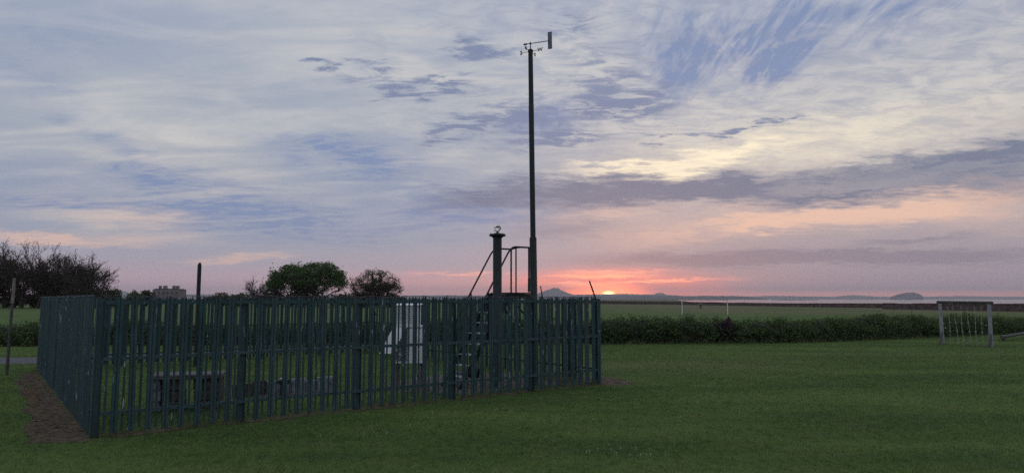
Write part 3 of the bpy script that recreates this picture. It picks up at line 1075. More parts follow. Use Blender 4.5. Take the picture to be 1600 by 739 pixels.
MB().box((ucx, 0, (uz0 + uz1) / 2), (uw - 0.07, 0.02, uz1 - uz0 - 0.02)).build('inner_board', 'white', scr)
MB().box((ucx, 0, uz1 + 0.012), (uw + 0.06, 2 * dp - 0.02, 0.020), Matrix.Rotation(R(3), 3, 'X'), 0.003).build('roof_board', 'white', scr)

# ------------------------------------------------------------------ low concrete things in the enclosure
q = gp(292, 640)
pl = thing('concrete_plinth', 'low weathered concrete table on rough block piers near the fence corner', 'plinth', (q.x, q.y, 0), ANG * 0.35)
hh = 0.58
MB().box((0, 0, hh - 0.04), (1.06, 0.55, 0.075), bev=0.012).build('slab', 'concrete', pl)
for x, w, mt in ((-0.44, 0.17, 'pale_concrete'), (-0.16, 0.20, 'brown_brick'), (0.20, 0.16, 'brown_brick'), (0.42, 0.20, 'brown_brick')):
    for k in range(3):
        h = (hh - 0.08) / 3
        MB().box((x + random.uniform(-.012, .012), random.uniform(-.015, .015), h * (k + 0.5)), (w, 0.42, h - 0.006), rotz(random.uniform(-.05, .05)), 0.01).build('block', mt, pl)
MB().box((0.505, -0.20, 0.30), (0.035, 0.035, 0.60), bev=0.004).build('corner_stake', 'galv', pl)

q0, q1 = gp(362, 622), gp(520, 612)
kb = thing('concrete_kerb', 'low pale grey concrete kerb of upright slabs with rubble at its foot', 'kerb', (q0.x, q0.y, 0), math.atan2((q1 - q0).y, (q1 - q0).x))
L = (q1 - q0).length
x = 0
k = 0
while x < L:
    w = random.uniform(0.20, 0.34)
    hgt = 0.27 + random.uniform(-0.03, 0.03)
    MB().box((x + w / 2, random.uniform(-.01, .01), hgt / 2), (w - 0.012, 0.09, hgt), rotz(random.uniform(-.03, .03)), 0.008).build('slab', 'brown_brick' if k < 2 else 'pale_concrete', kb)
    x += w
    k += 1


def stones(n, area, smin, smax, seed):
    r = random.Random(seed)
    mb = MB()
    base = bmesh.new()
    bmesh.ops.create_icosphere(base, subdivisions=1, radius=1)
    bv = [v.co.copy() for v in base.verts]
    bf = [tuple(v.index for v in f.verts) for f in base.faces]
    base.free()
    for _ in range(n):
        c = area(r)
        s = r.uniform(smin, smax)
        sc = Vector((s * r.uniform(.8, 1.5), s * r.uniform(.7, 1.2), s * r.uniform(.5, .8)))
        rm = Matrix.Rotation(r.uniform(0, 6), 3, 'Z')
        mb.add([rm @ Vector((v.x * sc.x, v.y * sc.y, v.z * sc.z)) * r.uniform(.85, 1.15) + c + Vector((0, 0, sc.z * 0.55)) for v in bv], bf)
    return mb


kd = (q1 - q0).normalized()
kn = Vector((-kd.y, kd.x, 0))
o = stones(150, lambda r: q0 + kd * r.uniform(0.3, L) - kn * abs(r.gauss(0.16, 0.10)), 0.018, 0.055, 3).build('rubble', 'gravel')
tag(o, 'loose pale rubble along the foot of the concrete kerb', 'rubble', kind='stuff')
o = stones(260, lambda r: en(LU - r.uniform(0.5, 3.5), r.uniform(0.5, 2.9)), 0.010, 0.032, 4).build('gravel_stones', 'gravel')
tag(o, 'loose stones on the gravel patch round the steps', 'stones', kind='stuff')

q = gp(442, 621)
rg = thing('rain_gauge', 'short dark green rain gauge with a wide square top before the pale kerb', 'rain gauge', (q.x, q.y, 0), ANG)
MB().lathe([(0.075, 0), (0.070, 0.02), (0.050, 0.16), (0.052, 0.25)], 16).build('stem', 'steel', rg)
MB().box((0, 0, 0.285), (0.20, 0.16, 0.07), bev=0.008).build('top_box', 'steel', rg)
MB().lathe([(0.055, 0.322), (0.062, 0.345), (0.056, 0.345), (0.02, 0.325)], 16).build('funnel_rim', 'galv', rg)

q = gp(737, 590)
bk = thing('bucket', 'black rubber bucket lying on its side at the foot of the steps', 'bucket', (q.x, q.y, 0), R(20))
bm_ = MB()
bm_.tube([(-0.16, 0, 0.115), (-0.155, 0, 0.115), (0.14, 0, 0.14)], [0.06, 0.11, 0.135], 18)
bm_.build('shell', 'dark_plastic', bk)
MB().tube([(0.14 + 0.001, 0.14 * math.cos(a), 0.142 + 0.14 * math.sin(a)) for a in [i * math.pi / 12 for i in range(25)]], 0.008, 6).build('rim', 'dark_plastic', bk)
MB().tube([(0.15, 0.14 * math.cos(a), 0.14 + 0.05 * math.sin(a)) for a in [i * math.pi / 10 for i in range(11)]], 0.005, 6).build('handle', 'wire', bk)
q = gp(715, 591)
bl = thing('concrete_block', 'small pale concrete block on the gravel beside the bucket', 'block', (q.x, q.y, 0), 0.5)
MB().box((0, 0, 0.075), (0.20, 0.14, 0.15), bev=0.012).build('body', 'pale_concrete', bl)
MB().box((0.0, 0.0, 0.156), (0.14, 0.09, 0.012), bev=0.003).build('mortar_cap', 'concrete', bl)

# plain dark post standing in the enclosure
q = wp(309.5, 470, 18.0)
po = thing('steel_post', 'plain dark square post with a small cap rising over the fence', 'post', (q.x, q.y, 0), ANG)
zt2 = wp(310, 413, 18.0).z
MB().box((0, 0, zt2 / 2), (0.085, 0.085, zt2), bev=0.006).build('shaft', 'steel', po)
MB().box((0.004, 0, zt2 + 0.022), (0.06, 0.06, 0.044), bev=0.006).build('cap', 'steel', po)
MB().box((0, 0, 0.012), (0.22, 0.22, 0.024)).build('base_plate', 'steel', po)
# thin galvanised stay leaning behind the screen
p0, p1 = gp(603, 560), wp(583, 472, 15.0)
tag(MB().tube([p0, p0.lerp(p1, 0.5), p1], 0.014, 6).build('leaning_stay', 'galv'), 'thin galvanised bar leaning inside the fence left of the white screen', 'bar')

# leaning timber stake outside, by the path
q = gp(10, 586)
q1 = wp(22.5, 434, q.y)
stk = thing('leaning_stake', 'thin leaning timber stake with a pale upper end beside the path', 'stake', (q.x, q.y, 0))
dl = q1 - Vector((q.x, q.y, 0))
MB().tube([dl * 0.0, dl * 0.3, dl * 0.74], [0.036, 0.033, 0.030], 7).build('lower_shaft', 'log_dark', stk)
MB().tube([dl * 0.735, dl * 0.9, dl], [0.034, 0.032, 0.029], 7).build('pale_end', 'timber', stk)

# ------------------------------------------------------------------ play frame with ropes, balance beam
ql, qr = gp(1473, 538), gp(1549, 542)
fr = thing('rope_climbing_frame', 'silvered log climbing frame hung with six knotted ropes before the hedge', 'climbing frame', ((ql + qr) / 2).to_tuple(), math.atan2((qr - ql).y, (qr - ql).x))
fa = fr.rotation_euler.z
lc = lambda p_: local(fr.location, p_, fa)
lt = lc(wp(1468.5, 474, ql.y + 0.0))
rt = lc(wp(1545.5, 475, qr.y))
l0, r0 = lc(ql), lc(qr)
for (a, bb) in ((l0, lt), (r0, rt)):
    MB().tube([a, a.lerp(bb, 0.5), bb], [0.070, 0.066, 0.060], 12).build('log_post', 'log', fr)
    MB().tube([a + Vector((0.05, -0.28, 0)), a.lerp(bb, 0.30) + Vector((0.02, -0.03, 0))], [0.045, 0.040], 10).build('foot_shading', 'log_dark', fr)  # dark log added in place of the shading low on the post
bd = (rt - lt).normalized()
zoff = Vector((0, 0, 0.055))
MB().tube([lt - bd * 0.10 + zoff, (lt + rt) / 2 + zoff, rt + bd * 0.12 + zoff], [0.052, 0.050, 0.052], 12).build('top_beam', 'log_dark', fr)
for k in range(6):
    f = 0.155 + 0.135 * k
    tpt = lt.lerp(rt, f)
    bpt = l0.lerp(r0, f + 0.035)
    MB().tube([tpt + Vector((0, 0, 0.02)), tpt - Vector((0, 0, 0.09))], 0.016, 6).build('hook', 'log_dark', fr)
    pts = []
    sw = random.uniform(-0.03, 0.03)
    n = 9
    for j in range(n + 1):
        a = j / n
        pts.append(tpt.lerp(bpt, a) * 1.0 + Vector((sw * math.sin(a * 5 + k), random.uniform(-.01, .01), 0.10 * a - 0.07)))
    rp = MB().tube(pts, 0.0085, 6).build('rope', 'rope', fr)
    for j in (4, 6, 8):
        c_ = pts[j]
        MB().lathe([(0.008, -0.028), (0.030, -0.012), (0.030, 0.012), (0.008, 0.028)], 8, c_).build('knot', 'rope', rp)
for (px, py) in ((1474, 505), (1477, 512), (1541, 508)):
    c_ = lc(wp(px, py, 25.8))
    MB().lathe([(0.015, -0.02), (0.032, 0), (0.015, 0.02)], 8, c_).build('foot_peg', 'rope', fr)

b0, b1 = gp(1568, 533), gp(1640, 521)
bb = thing('balance_beam', 'low log balance beam on stub posts beside the climbing frame', 'balance beam', b0, math.atan2((b1 - b0).y, (b1 - b0).x))
Lb = (b1 - b0).length
MB().tube([(-0.25, 0, 0.19), (Lb * 0.5, 0, 0.20), (Lb + 0.2, 0, 0.19)], [0.065, 0.07, 0.065], 10).build('log', 'log_dark', bb)
for x in (0.0, Lb):
    MB().tube([(x, 0, 0), (x, 0, 0.15)], 0.07, 10).build('stub_post', 'log_dark', bb)

# ------------------------------------------------------------------ field beyond: goal, notice, marker posts, walls
g0, g1 = gp(1066, 491.5), gp(1137, 491.5)
goal = thing('football_goal', 'small white football goal frame on the field beyond the hedge', 'goal', ((g0 + g1) / 2).to_tuple())
gh = wp(1100, 468.5, g0.y).z
hw = (g1.x - g0.x) / 2
for sx in (-1, 1):
    MB().tube([(sx * hw, 0, 0), (sx * hw, 0, gh)], 0.045, 8).build('goal_post', 'white', goal)
    MB().tube([(sx * hw, 0, gh), (sx * hw, 0.9, 0.05)], 0.025, 6).build('back_stay', 'galv', goal)
MB().tube([(-hw - 0.05, 0, gh), (hw + 0.05, 0, gh)], 0.032, 8).build('crossbar', 'galv', goal)

q = gp(1095, 481.5)
nb_ = thing('notice_board', 'small weathered notice board on a post in the rough far grass', 'sign', q)
MB().box((0, 0, 0.35), (0.35, 0.25, 0.7)).build('post', 'log_dark', nb_)
MB().box((0, -0.14, 0.95), (0.62, 0.06, 0.42), bev=0.01).build('board', 'timber', nb_)
for (px, py, h) in ((1204, 481, 0.75), (1282, 481.5, 0.6)):
    q = gp(px, py)
    mk = thing('marker_post', ('taller' if h > 0.7 else 'shorter') + ' pale marker post in the rough grass before the far wall', 'post', q, group='white marker posts in the rough grass')
    MB().box((0, 0, h / 2), (0.09, 0.09, h), bev=0.012).build('shaft', 'timber', mk)
    MB().lathe([(0.055, h), (0.03, h + 0.05)], 8).build('top', 'white', mk)


def wall(name, pts, heights, thick, label, mat='stone_wall', seed=1, step=1.6):
    """low stone wall with an uneven coping"""
    r = random.Random(seed)
    root = thing(name, label, 'wall', pts[0])
    o = Vector(pts[0])
    xs = []
    for i in range(len(pts) - 1):
        a, b_ = Vector(pts[i]), Vector(pts[i + 1])
        n = max(1, int((b_ - a).length / step))
        for j in range(n):
            xs.append((a.lerp(b_, j / n) - o, heights[i] + (heights[i + 1] - heights[i]) * j / n))
    xs.append((Vector(pts[-1]) - o, heights[-1]))
    for part, z0f, z1f, tk in (('body', lambda h: 0, lambda h: h * 0.86, thick), ('coping', lambda h: h * 0.86, lambda h: h, thick * 1.15)):
        vs, fs = [], []
        for i, (p_, h) in enumerate(xs):
            a, b_ = xs[max(0, i - 1)][0], xs[min(len(xs) - 1, i + 1)][0]
            n = Vector((-(b_ - a).y, (b_ - a).x, 0)).normalized() * (tk / 2)
            jz = r.uniform(-0.05, 0.05) if part == 'coping' else 0
            for s_, z in ((-1, z0f(h)), (-1, z1f(h) + jz), (1, z1f(h) + jz), (1, z0f(h))):
                vs.append(p_ + n * s_ + Vector((0, 0, z)))
        for i in range(len(xs) - 1):
            for j in range(4):
                j2 = (j + 1) % 4
                fs.append((i * 4 + j, i * 4 + j2, (i + 1) * 4 + j2, (i + 1) * 4 + j))
        fs += [(0, 1, 2, 3), tuple(reversed([(len(xs) - 1) * 4 + j for j in range(4)]))]
        mb = MB()
        mb.add(vs, fs)
        mb.build(part, mat, root)
    return root


q = gp(1381, 483)
wall('sea_wall', [q, gp(1470, 484.5), gp(1600, 487), gp(1760, 490)], [1.02, 1.05, 1.12, 1.15], 0.6, 'tall dark stone sea wall with a square end beyond the hedge', seed=2)
wall('boundary_wall', [gp(700, 474.6), gp(935, 474.8), gp(1040, 475.6), gp(1150, 477.5), gp(1260, 479.5), gp(1383, 481.2)],
     [1.1, 1.1, 0.92, 0.80, 0.80, 0.86], 0.6, 'long low dark stone wall along the edge of the far field', seed=3, step=3.0)


# ------------------------------------------------------------------ vegetation


def leaf_quads(c, size, flat=0.0, aspect=0.6):
    """rhombus leaf per centre: verts (4n,3), faces (n,4)"""
    n = len(c)
    d = rng.normal(size=(n, 3))
    d /= np.linalg.norm(d, axis=1)[:, None]
    e_ = rng.normal(size=(n, 3))
    e_ -= d * np.sum(d * e_, axis=1)[:, None]
    e_ /= np.linalg.norm(e_, axis=1)[:, None]
    s = (size * rng.uniform(0.6, 1.35, n))[:, None]
    v = np.stack([c - d * s * 0.5, c + e_ * s * aspect * 0.5, c + d * s * 0.5, c - e_ * s * aspect * 0.5], axis=1).reshape(-1, 3)
    f = np.arange(4 * n).reshape(n, 4)
    return v, f


def prisms(p0, p1, r0, r1, k=3):
    """tapered k-sided prisms for arrays of segments"""
    n = len(p0)
    d = p1 - p0
    d /= np.maximum(np.linalg.norm(d, axis=1), 1e-6)[:, None]
    ref = np.where(np.abs(d[:, 2:3]) > 0.9, np.array([[1.0, 0, 0]]), np.array([[0, 0, 1.0]]))
    a = np.cross(d, ref)
    a /= np.linalg.norm(a, axis=1)[:, None]
    b_ = np.cross(d, a)
    vs = np.zeros((n, 2 * k, 3))
    for j in range(k):
        o_ = a * math.cos(2 * math.pi * j / k) + b_ * math.sin(2 * math.pi * j / k)
        vs[:, j] = p0 + o_ * r0[:, None]
        vs[:, k + j] = p1 + o_ * r1[:, None]
    base = (np.arange(n) * 2 * k)[:, None]
    fs = np.concatenate([base + np.array([[j, (j + 1) % k, k + (j + 1) % k, k + j]]) for j in range(k)], axis=0)
    return vs.reshape(-1, 3), fs


def make_tree(name, label, loc, height, rx, seed, leaf=0.0, leaf_mat='tree_leaf', leaf_size=0.2, trunk_h=0.18, stems=1, wind=0.0, levels=4, kids=(7, 6, 6, 5), group=None, upright=0.0, thick=1.0, leaf_from=0.2, dome=0):
    r = random.Random(seed)
    segs = [[], [], [], [], [], []]
    tips = []
    cz = height * (trunk_h + (1 - trunk_h) * 0.48)
    rzv = height - cz

    def env(p_):
        z = (p_.z - cz) / (rzv if p_.z > cz else cz * 1.05)
        x = (p_.x - wind * p_.z * 0.5) / rx
        y = p_.y / (rx * 0.8)
        return x * x + y * y + z * z

    def grow(p_, d, ln, rad, lev):
        n = 4 if lev < 2 else 3
        q = p_.copy()
        pts = [q.copy()]
        for i in range(n):
            d = (d + Vector((r.gauss(0, 1), r.gauss(0, 1), r.gauss(0, 1))) * (0.13 + 0.05 * lev) + Vector((wind * 0.06, 0, 0.05 if lev < 3 else 0.02))).normalized()
            q2 = q + d * (ln / n)
            r0_ = rad * (1 - 0.55 * i / n)
            r1_ = rad * (1 - 0.55 * (i + 1) / n)
            segs[lev].append((q.copy(), q2.copy(), r0_, r1_))
            q = q2
            pts.append(q.copy())
            if env(q) > 1.0 + r.uniform(-0.10, 0.22) + (0.12 if lev >= 3 else 0):
                break
        if lev >= levels:
            tips.append(pts[-1])
            tips.append(pts[len(pts) // 2])
            return
        for i in range(kids[lev]):
            f = r.uniform(0.3, 1.0) if i else 1.0
            j = min(len(pts) - 1, max(1, int(round(f * (len(pts) - 1)))))
            b0_ = pts[j]
            if env(b0_) > 1.12:
                continue
            out_ = Vector((b0_.x - wind * b0_.z * 0.5, b0_.y, (b0_.z - cz * 0.75))).normalized()
            nd = (d * 0.75 + Vector((r.gauss(0, 1), r.gauss(0, 1), r.gauss(0, 0.8))) * 0.50 + out_ * 0.45 + Vector((wind * 0.1, 0, 0.12 + upright))).normalized()
            grow(b0_, nd, ln * r.uniform(0.52, 0.72), rad * 0.5, lev + 1)

    for s_ in range(stems):
        a = r.uniform(0, 6.28)
        off = Vector((math.cos(a), math.sin(a), 0)) * (0.0 if stems == 1 else 0.10 * rx * r.uniform(0.5, 2))
        d0 = (Vector((off.x * 0.3 / max(rx * 0.1, .1) + wind * 0.15, off.y * 0.2, 1))).normalized()
        p_ = off.copy()
        tr = height * 0.022 * thick / math.sqrt(stems)
        q = p_.copy()
        for i in range(3):
            d0 = (d0 + Vector((r.gauss(0, .08), r.gauss(0, .08), 0.1))).normalized()
            q2 = q + d0 * (height * trunk_h / 3)
            segs[0].append((q.copy(), q2.copy(), tr * (1.35 - 0.12 * i), tr * (1.23 - 0.12 * i)))
            q = q2
        for k in range(kids[0]):
            a = 6.28 * (k + r.random() * 0.7) / kids[0]
            el = r.uniform(0.25, 1.35)
            nd = Vector((math.cos(a) * math.cos(el), math.sin(a) * math.cos(el) * 0.8, math.sin(el)))
            grow(q - d0 * r.uniform(0, height * trunk_h * 0.5), nd, max(rx, rzv) * r.uniform(0.55, 0.8), tr * 0.62, 1)
    root = thing(name, label, 'tree', loc, group=group)

    def mk(nm, sgs, k, mat):
        if not sgs:
            return
        p0 = np.array([s[0] for s in sgs])
        p1 = np.array([s[1] for s in sgs])
        r0_ = np.array([s[2] for s in sgs])
        r1_ = np.array([s[3] for s in sgs])
        v, f = prisms(p0, p1, r0_, r1_, k)
        link(nm, np_mesh(nm, v, f, smooth=True), mat, root)

    mk('trunk', segs[0] + segs[1] + [(a, b_, max(c_, 0.05), max(d_, 0.032)) for a, b_, c_, d_ in segs[2] + segs[3]], 5, 'bark')
    mk('twigs', [(a, b_, max(c_, 0.030), max(d_, 0.018)) for a, b_, c_, d_ in segs[4] + segs[5]], 3, 'bark')
    if leaf > 0:
        tp = np.array(tips)
        n = int(len(tp) * leaf)
        idx = rng.integers(0, len(tp), n)
        # foliage in clumps: some tips carry many leaves, others none
        wgt = (rng.random(len(tp)) ** 2 + 0.05) * np.clip((tp[:, 2] / height - leaf_from) / 0.15, 0.02, 1)
        idx = rng.choice(len(tp), n, p=wgt / wgt.sum())
        c_ = tp[idx] + rng.normal(size=(n, 3)) * leaf_size * 1.1
        c_[:, 2] = np.maximum(c_[:, 2], 0.3)
        clump = rng.random(len(tp))[idx]
        if dome:
            # leafy boughs filling the outer shell of the crown
            u_ = rng.normal(size=(dome, 3))
            u_[:, 2] = np.abs(u_[:, 2]) * 0.9 - 0.12
            u_ /= np.linalg.norm(u_, axis=1)[:, None]
            rad_ = 0.62 + 0.34 * rng.random(dome) ** 0.6
            bough = u_ * rad_[:, None] * np.array([rx, rx * 0.8, rzv]) + np.array([0, 0, cz * 0.92])
            ib = np.repeat(np.arange(dome), 34)
            c2_ = bough[ib] + rng.normal(size=(len(ib), 3)) * np.array([0.42, 0.42, 0.24])
            c_ = np.concatenate([c_, c2_])
            clump = np.concatenate([clump, rng.random(dome)[ib]])
            n = len(c_)
        v, f = leaf_quads(c_, leaf_size, aspect=0.75)
        tint = np.clip(0.55 * clump + 0.45 * rng.random(n), 0, 1)
        link('crown', np_mesh('crown', v, f, np.repeat(tint, 4)), leaf_mat, root)
    return root


def at(px, Y):
    p_ = wp(px, 467, Y)
    return Vector((p_.x, Y, 0))


def hgt(py, Y):
    return wp(800, py, Y).z


# trees beyond the field on the left
TG = 'trees in the windswept clump beyond the leaning stake'
K5 = (8, 6, 6, 6)
KB = (8, 5, 5, 6)
make_tree('tree', 'leafy dark tree at the outer end of the windswept clump', at(-22, 132), hgt(366, 132), 5.6, 21, leaf=0.8, upright=0.15, leaf_mat='bud_leaf', leaf_size=0.20, wind=0.12, group=TG, kids=K5, stems=2)
make_tree('tree', 'leafy dark tree behind the foot of the leaning stake', at(8, 134), hgt(366, 134), 4.6, 27, leaf=0.9, upright=0.15, leaf_mat='bud_leaf', leaf_size=0.20, wind=0.08, group=TG, kids=K5)
make_tree('tree', 'tall half-bare tree behind the pale end of the leaning stake', at(34, 130), hgt(364, 130), 4.6, 22, leaf=0.5, upright=0.2, leaf_mat='bud_leaf', leaf_size=0.20, wind=0.10, group=TG, kids=KB)
make_tree('tree', 'tallest bare twiggy tree of the windswept clump', at(60, 128), hgt(358, 128), 4.6, 23, leaf=0.15, upright=0.25, leaf_mat='bud_leaf', leaf_size=0.20, wind=0.10, group=TG, kids=KB, stems=2)
make_tree('tree', 'dense dark mid-height tree in the middle of the windswept clump', at(92, 130), hgt(375, 130), 4.8, 24, leaf=0.9, upright=0.15, leaf_mat='bud_leaf', leaf_size=0.20, wind=0.10, group=TG, kids=K5, stems=2)
make_tree('tree', 'dark bare tree with upright twigs next to the end of the clump', at(120, 127), hgt(370, 127), 4.4, 25, leaf=0.4, upright=0.25, leaf_mat='bud_leaf', leaf_size=0.20, wind=0.10, group=TG, kids=KB, stems=2)
make_tree('tree', 'low bare tree leaning outward at the open-field end of the clump', at(142, 124), hgt(381, 124), 4.9, 26, leaf=0.03, upright=0.1, leaf_mat='bud_leaf', leaf_size=0.22, wind=0.20, group=TG, kids=KB, stems=2)
# trees behind the fence
make_tree('tree', 'small bare spreading tree beside the low side of the broad green tree', at(400, 150), hgt(422, 150), 4.2, 31, leaf=0.06, leaf_mat='bud_leaf', leaf_size=0.22, trunk_h=0.10, kids=(8, 5, 5, 5))
make_tree('tree', 'broad green-leaved tree joined to the low bare tree', at(454, 150), hgt(411, 150), 5.2, 32, leaf=0.9, dome=210, leaf_size=0.34, trunk_h=0.16, leaf_from=0.36, kids=(12, 6, 6, 5))
make_tree('tree', 'domed green-leaved tree with bare lower limbs', at(497, 148), hgt(406, 148), 6.2, 33, leaf=0.9, dome=280, leaf_size=0.34, trunk_h=0.16, leaf_from=0.36, kids=(12, 6, 6, 5))
make_tree('tree', 'round half-leafed tree standing alone beyond the fence', at(588, 140), hgt(417, 140), 5.0, 35, leaf=0.5, dome=110, leaf_mat='bud_leaf', leaf_size=0.22, trunk_h=0.10, stems=2, leaf_from=0.35, kids=(11, 5, 5, 5), upright=0.1)


def bush(name, label, loc, w, d, h, n, size, mat, cat='shrub', group=None, seed=0, stems=True):
    r = np.random.default_rng(seed)
    u = r.normal(size=(n, 3))
    u /= np.linalg.norm(u, axis=1)[:, None]
    rad = r.random(n) ** 0.35
    lump = 0.82 + 0.25 * np.sin(u[:, 0] * 5 + seed) * np.cos(u[:, 2] * 4 + seed * 2) + 0.12 * np.sin(u[:, 0] * 13 + u[:, 2] * 11)
    p_ = u * (rad * lump)[:, None] * np.array([w / 2, d / 2, h * 0.55]) + np.array([0, 0, h * 0.48])
    p_[:, 2] = np.maximum(p_[:, 2], 0.05)
    v, f = leaf_quads(p_, size, aspect=0.7)
    root = thing(name, label, cat, loc, group=group)
    link('foliage', np_mesh('foliage', v, f, np.repeat(r.random(n), 4)), mat, root)
    k = 14
    a = r.random(k) * 6.28
    p0 = np.zeros((k, 3)) + np.stack([np.cos(a), np.sin(a), 0 * a], 1) * 0.06 * w
    p1 = np.stack([np.cos(a) * w * 0.3, np.sin(a) * d * 0.3, r.uniform(0.5, 0.85, k) * h], 1)
    v, f = prisms(p0, p1, np.full(k, 0.015 * h + 0.008), np.full(k, 0.004 * h + 0.003), 4)
    link('stems', np_mesh('stems', v, f), 'bark', root)
    return root


BG = 'low dark bushes along the far field edge'
for i, (px, Y, wpx, py) in enumerate([(-30, 136, 70, 452), (20, 138, 60, 454), (60, 137, 60, 456), (105, 138, 60, 454), (150, 135, 60, 453), (176, 150, 26, 450.5), (212, 160, 26, 455),
                                      (229, 165, 22, 452.5), (345, 170, 60, 458), (372, 156, 34, 458), (420, 150, 60, 457), (470, 154, 60, 456), (545, 150, 50, 457), (572, 146, 40, 457), (610, 146, 40, 458)]):
    w = wpx / F * Y
    bush('bush', ('low dark bush under the windswept clump of trees' if px < 160 else 'small rounded bush on the skyline near the stone house' if px < 240 else 'low dark bush at the feet of the trees behind the fence'), at(px, Y), w * 1.15, 3.0, hgt(py, Y) + 0.1, 2600, 0.34, 'bud_leaf' if i % 3 else 'tree_leaf', 'bush', BG + (' under the clump' if px < 160 else ' near the house' if px < 240 else ' behind the fence'), seed=50 + i)

# hedge across the near field edge
hc = [gp(-420, 541), gp(-60, 541), gp(300, 539), gp(640, 537), gp(940, 537), gp(1240, 535), gp(1400, 529), gp(1500, 524), gp(1640, 519), gp(1900, 514)]
hc = [q + Vector((0, 0.45, 0)) for q in hc]


def along(pts, s):
    for i in range(len(pts) - 1):
        l_ = (pts[i + 1] - pts[i]).length
        if s <= l_ or i == len(pts) - 2:
            d_ = (pts[i + 1] - pts[i]).normalized()
            return pts[i] + d_ * s, Vector((-d_.y, d_.x, 0))
        s -= l_


def make_hedge(name, label, pts, n, seed):
    r = np.random.default_rng(seed)
    tot = sum((pts[i + 1] - pts[i]).length for i in range(len(pts) - 1))
    root = thing(name, label, 'hedge', pts[0])
    o = pts[0]
    nk = int(tot / 0.25)
    base = np.array([tuple(along(pts, tot * i / nk)[0] - o) for i in range(nk + 1)])
    nor = np.array([tuple(along(pts, tot * i / nk)[1]) for i in range(nk + 1)])
    sm = lambda a, w_: np.convolve(np.pad(a, w_, mode='edge'), np.ones(2 * w_ + 1) / (2 * w_ + 1), 'valid')
    hh_ = 0.84 + sm(r.normal(size=nk + 1), 3) * 0.20 + sm(r.normal(size=nk + 1), 14) * 0.34
    ww_ = 0.62 + sm(r.normal(size=nk + 1), 4) * 0.20
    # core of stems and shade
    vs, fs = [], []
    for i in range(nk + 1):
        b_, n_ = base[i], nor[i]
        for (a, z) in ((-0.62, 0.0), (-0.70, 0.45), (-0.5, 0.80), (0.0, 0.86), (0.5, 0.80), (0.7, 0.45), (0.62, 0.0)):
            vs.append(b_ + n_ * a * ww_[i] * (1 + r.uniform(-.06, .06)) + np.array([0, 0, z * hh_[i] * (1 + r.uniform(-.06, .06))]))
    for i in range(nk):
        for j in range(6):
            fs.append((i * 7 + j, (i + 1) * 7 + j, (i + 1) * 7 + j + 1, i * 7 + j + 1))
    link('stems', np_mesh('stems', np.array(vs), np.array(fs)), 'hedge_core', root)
    # leaves through an outer shell, in clumps
    ncl = n // 22
    s = r.random(ncl) * nk
    th = r.random(ncl) * math.pi
    th = np.where(r.random(ncl) < 0.30, th, th * 0.62)          # more on the near side and the top
    rad = 0.80 + r.random(ncl) * 0.32
    i0 = s.astype(int)
    a = -np.cos(th) * ww_[i0] * rad
    sz = np.abs(np.sin(th)) ** 0.55
    z = sz * hh_[i0] * (0.74 + 0.28 * r.random(ncl)) * np.where(r.random(ncl) < 0.35, r.random(ncl), 1.0)
    cc_ = base[i0] + (base[np.minimum(i0 + 1, nk)] - base[i0]) * (s - i0)[:, None] + nor[i0] * a[:, None]
    cc_[:, 2] = np.maximum(z, 0.04)
    ctint = r.random(ncl)
    idx = np.repeat(np.arange(ncl), 22)
    c_ = cc_[idx] + r.normal(size=(len(idx), 3)) * np.array([0.10, 0.10, 0.075])
    c_[:, 2] = np.maximum(c_[:, 2], 0.02)
    v, f = leaf_quads(c_, 0.085, aspect=0.62)
    tint = np.clip(0.6 * ctint[idx] + 0.4 * r.random(len(idx)), 0, 1)
    link('foliage', np_mesh('foliage', v, f, np.repeat(tint, 4)), 'hedge_leaf', root)
    return root


make_hedge('hedge', 'long clipped dark green hedge across the edge of the playing field', hc, 120000, 5)
q = gp(1136, 536)
bush('purple_shrub', 'dark purple-leaved shrub growing in the long green hedge', (q.x, q.y + 0.30, 0), 1.1, 1.1, 0.94, 4000, 0.085, 'purple_leaf', 'shrub', seed=91)

# ------------------------------------------------------------------ grass
# mown blades, thinning out with distance


def blades(name, x, y, h, w, mat, label, lean=0.5, cat='grass'):
    n = len(x)
    a = rng.random(n) * 2 * math.pi
    dx, dy = np.cos(a) * w * 0.5, np.sin(a) * w * 0.5
    b_ = rng.random(n) * 2 * math.pi
    l_ = h * lean * rng.random(n)
    hz = h * np.sqrt(np.maximum(0.15, 1 - (l_ / h) ** 2))
    z0 = np.zeros(n)
    v = np.stack([np.stack([x - dx, y - dy, z0], 1), np.stack([x + dx, y + dy, z0], 1), np.stack([x + np.cos(b_) * l_, y + np.sin(b_) * l_, hz], 1)], axis=1).reshape(-1, 3)
    f = np.arange(3 * n).reshape(n, 3)
    # blades grow in tufts of like colour
    cell = (np.floor(x / 0.07).astype(np.int64) * 73856093) ^ (np.floor((y + 0.03 * np.sin(x * 40)) / 0.09).astype(np.int64) * 19349663)
    tuft = ((cell * 2654435761) % 1000003) / 1000003.0
    t_ = np.clip(0.62 * np.abs(tuft) + 0.38 * rng.random(n), 0, 1)
    o = link(name, np_mesh(name, v, f, np.repeat(t_, 3)), mat)
    return tag(o, label, cat, kind='stuff')


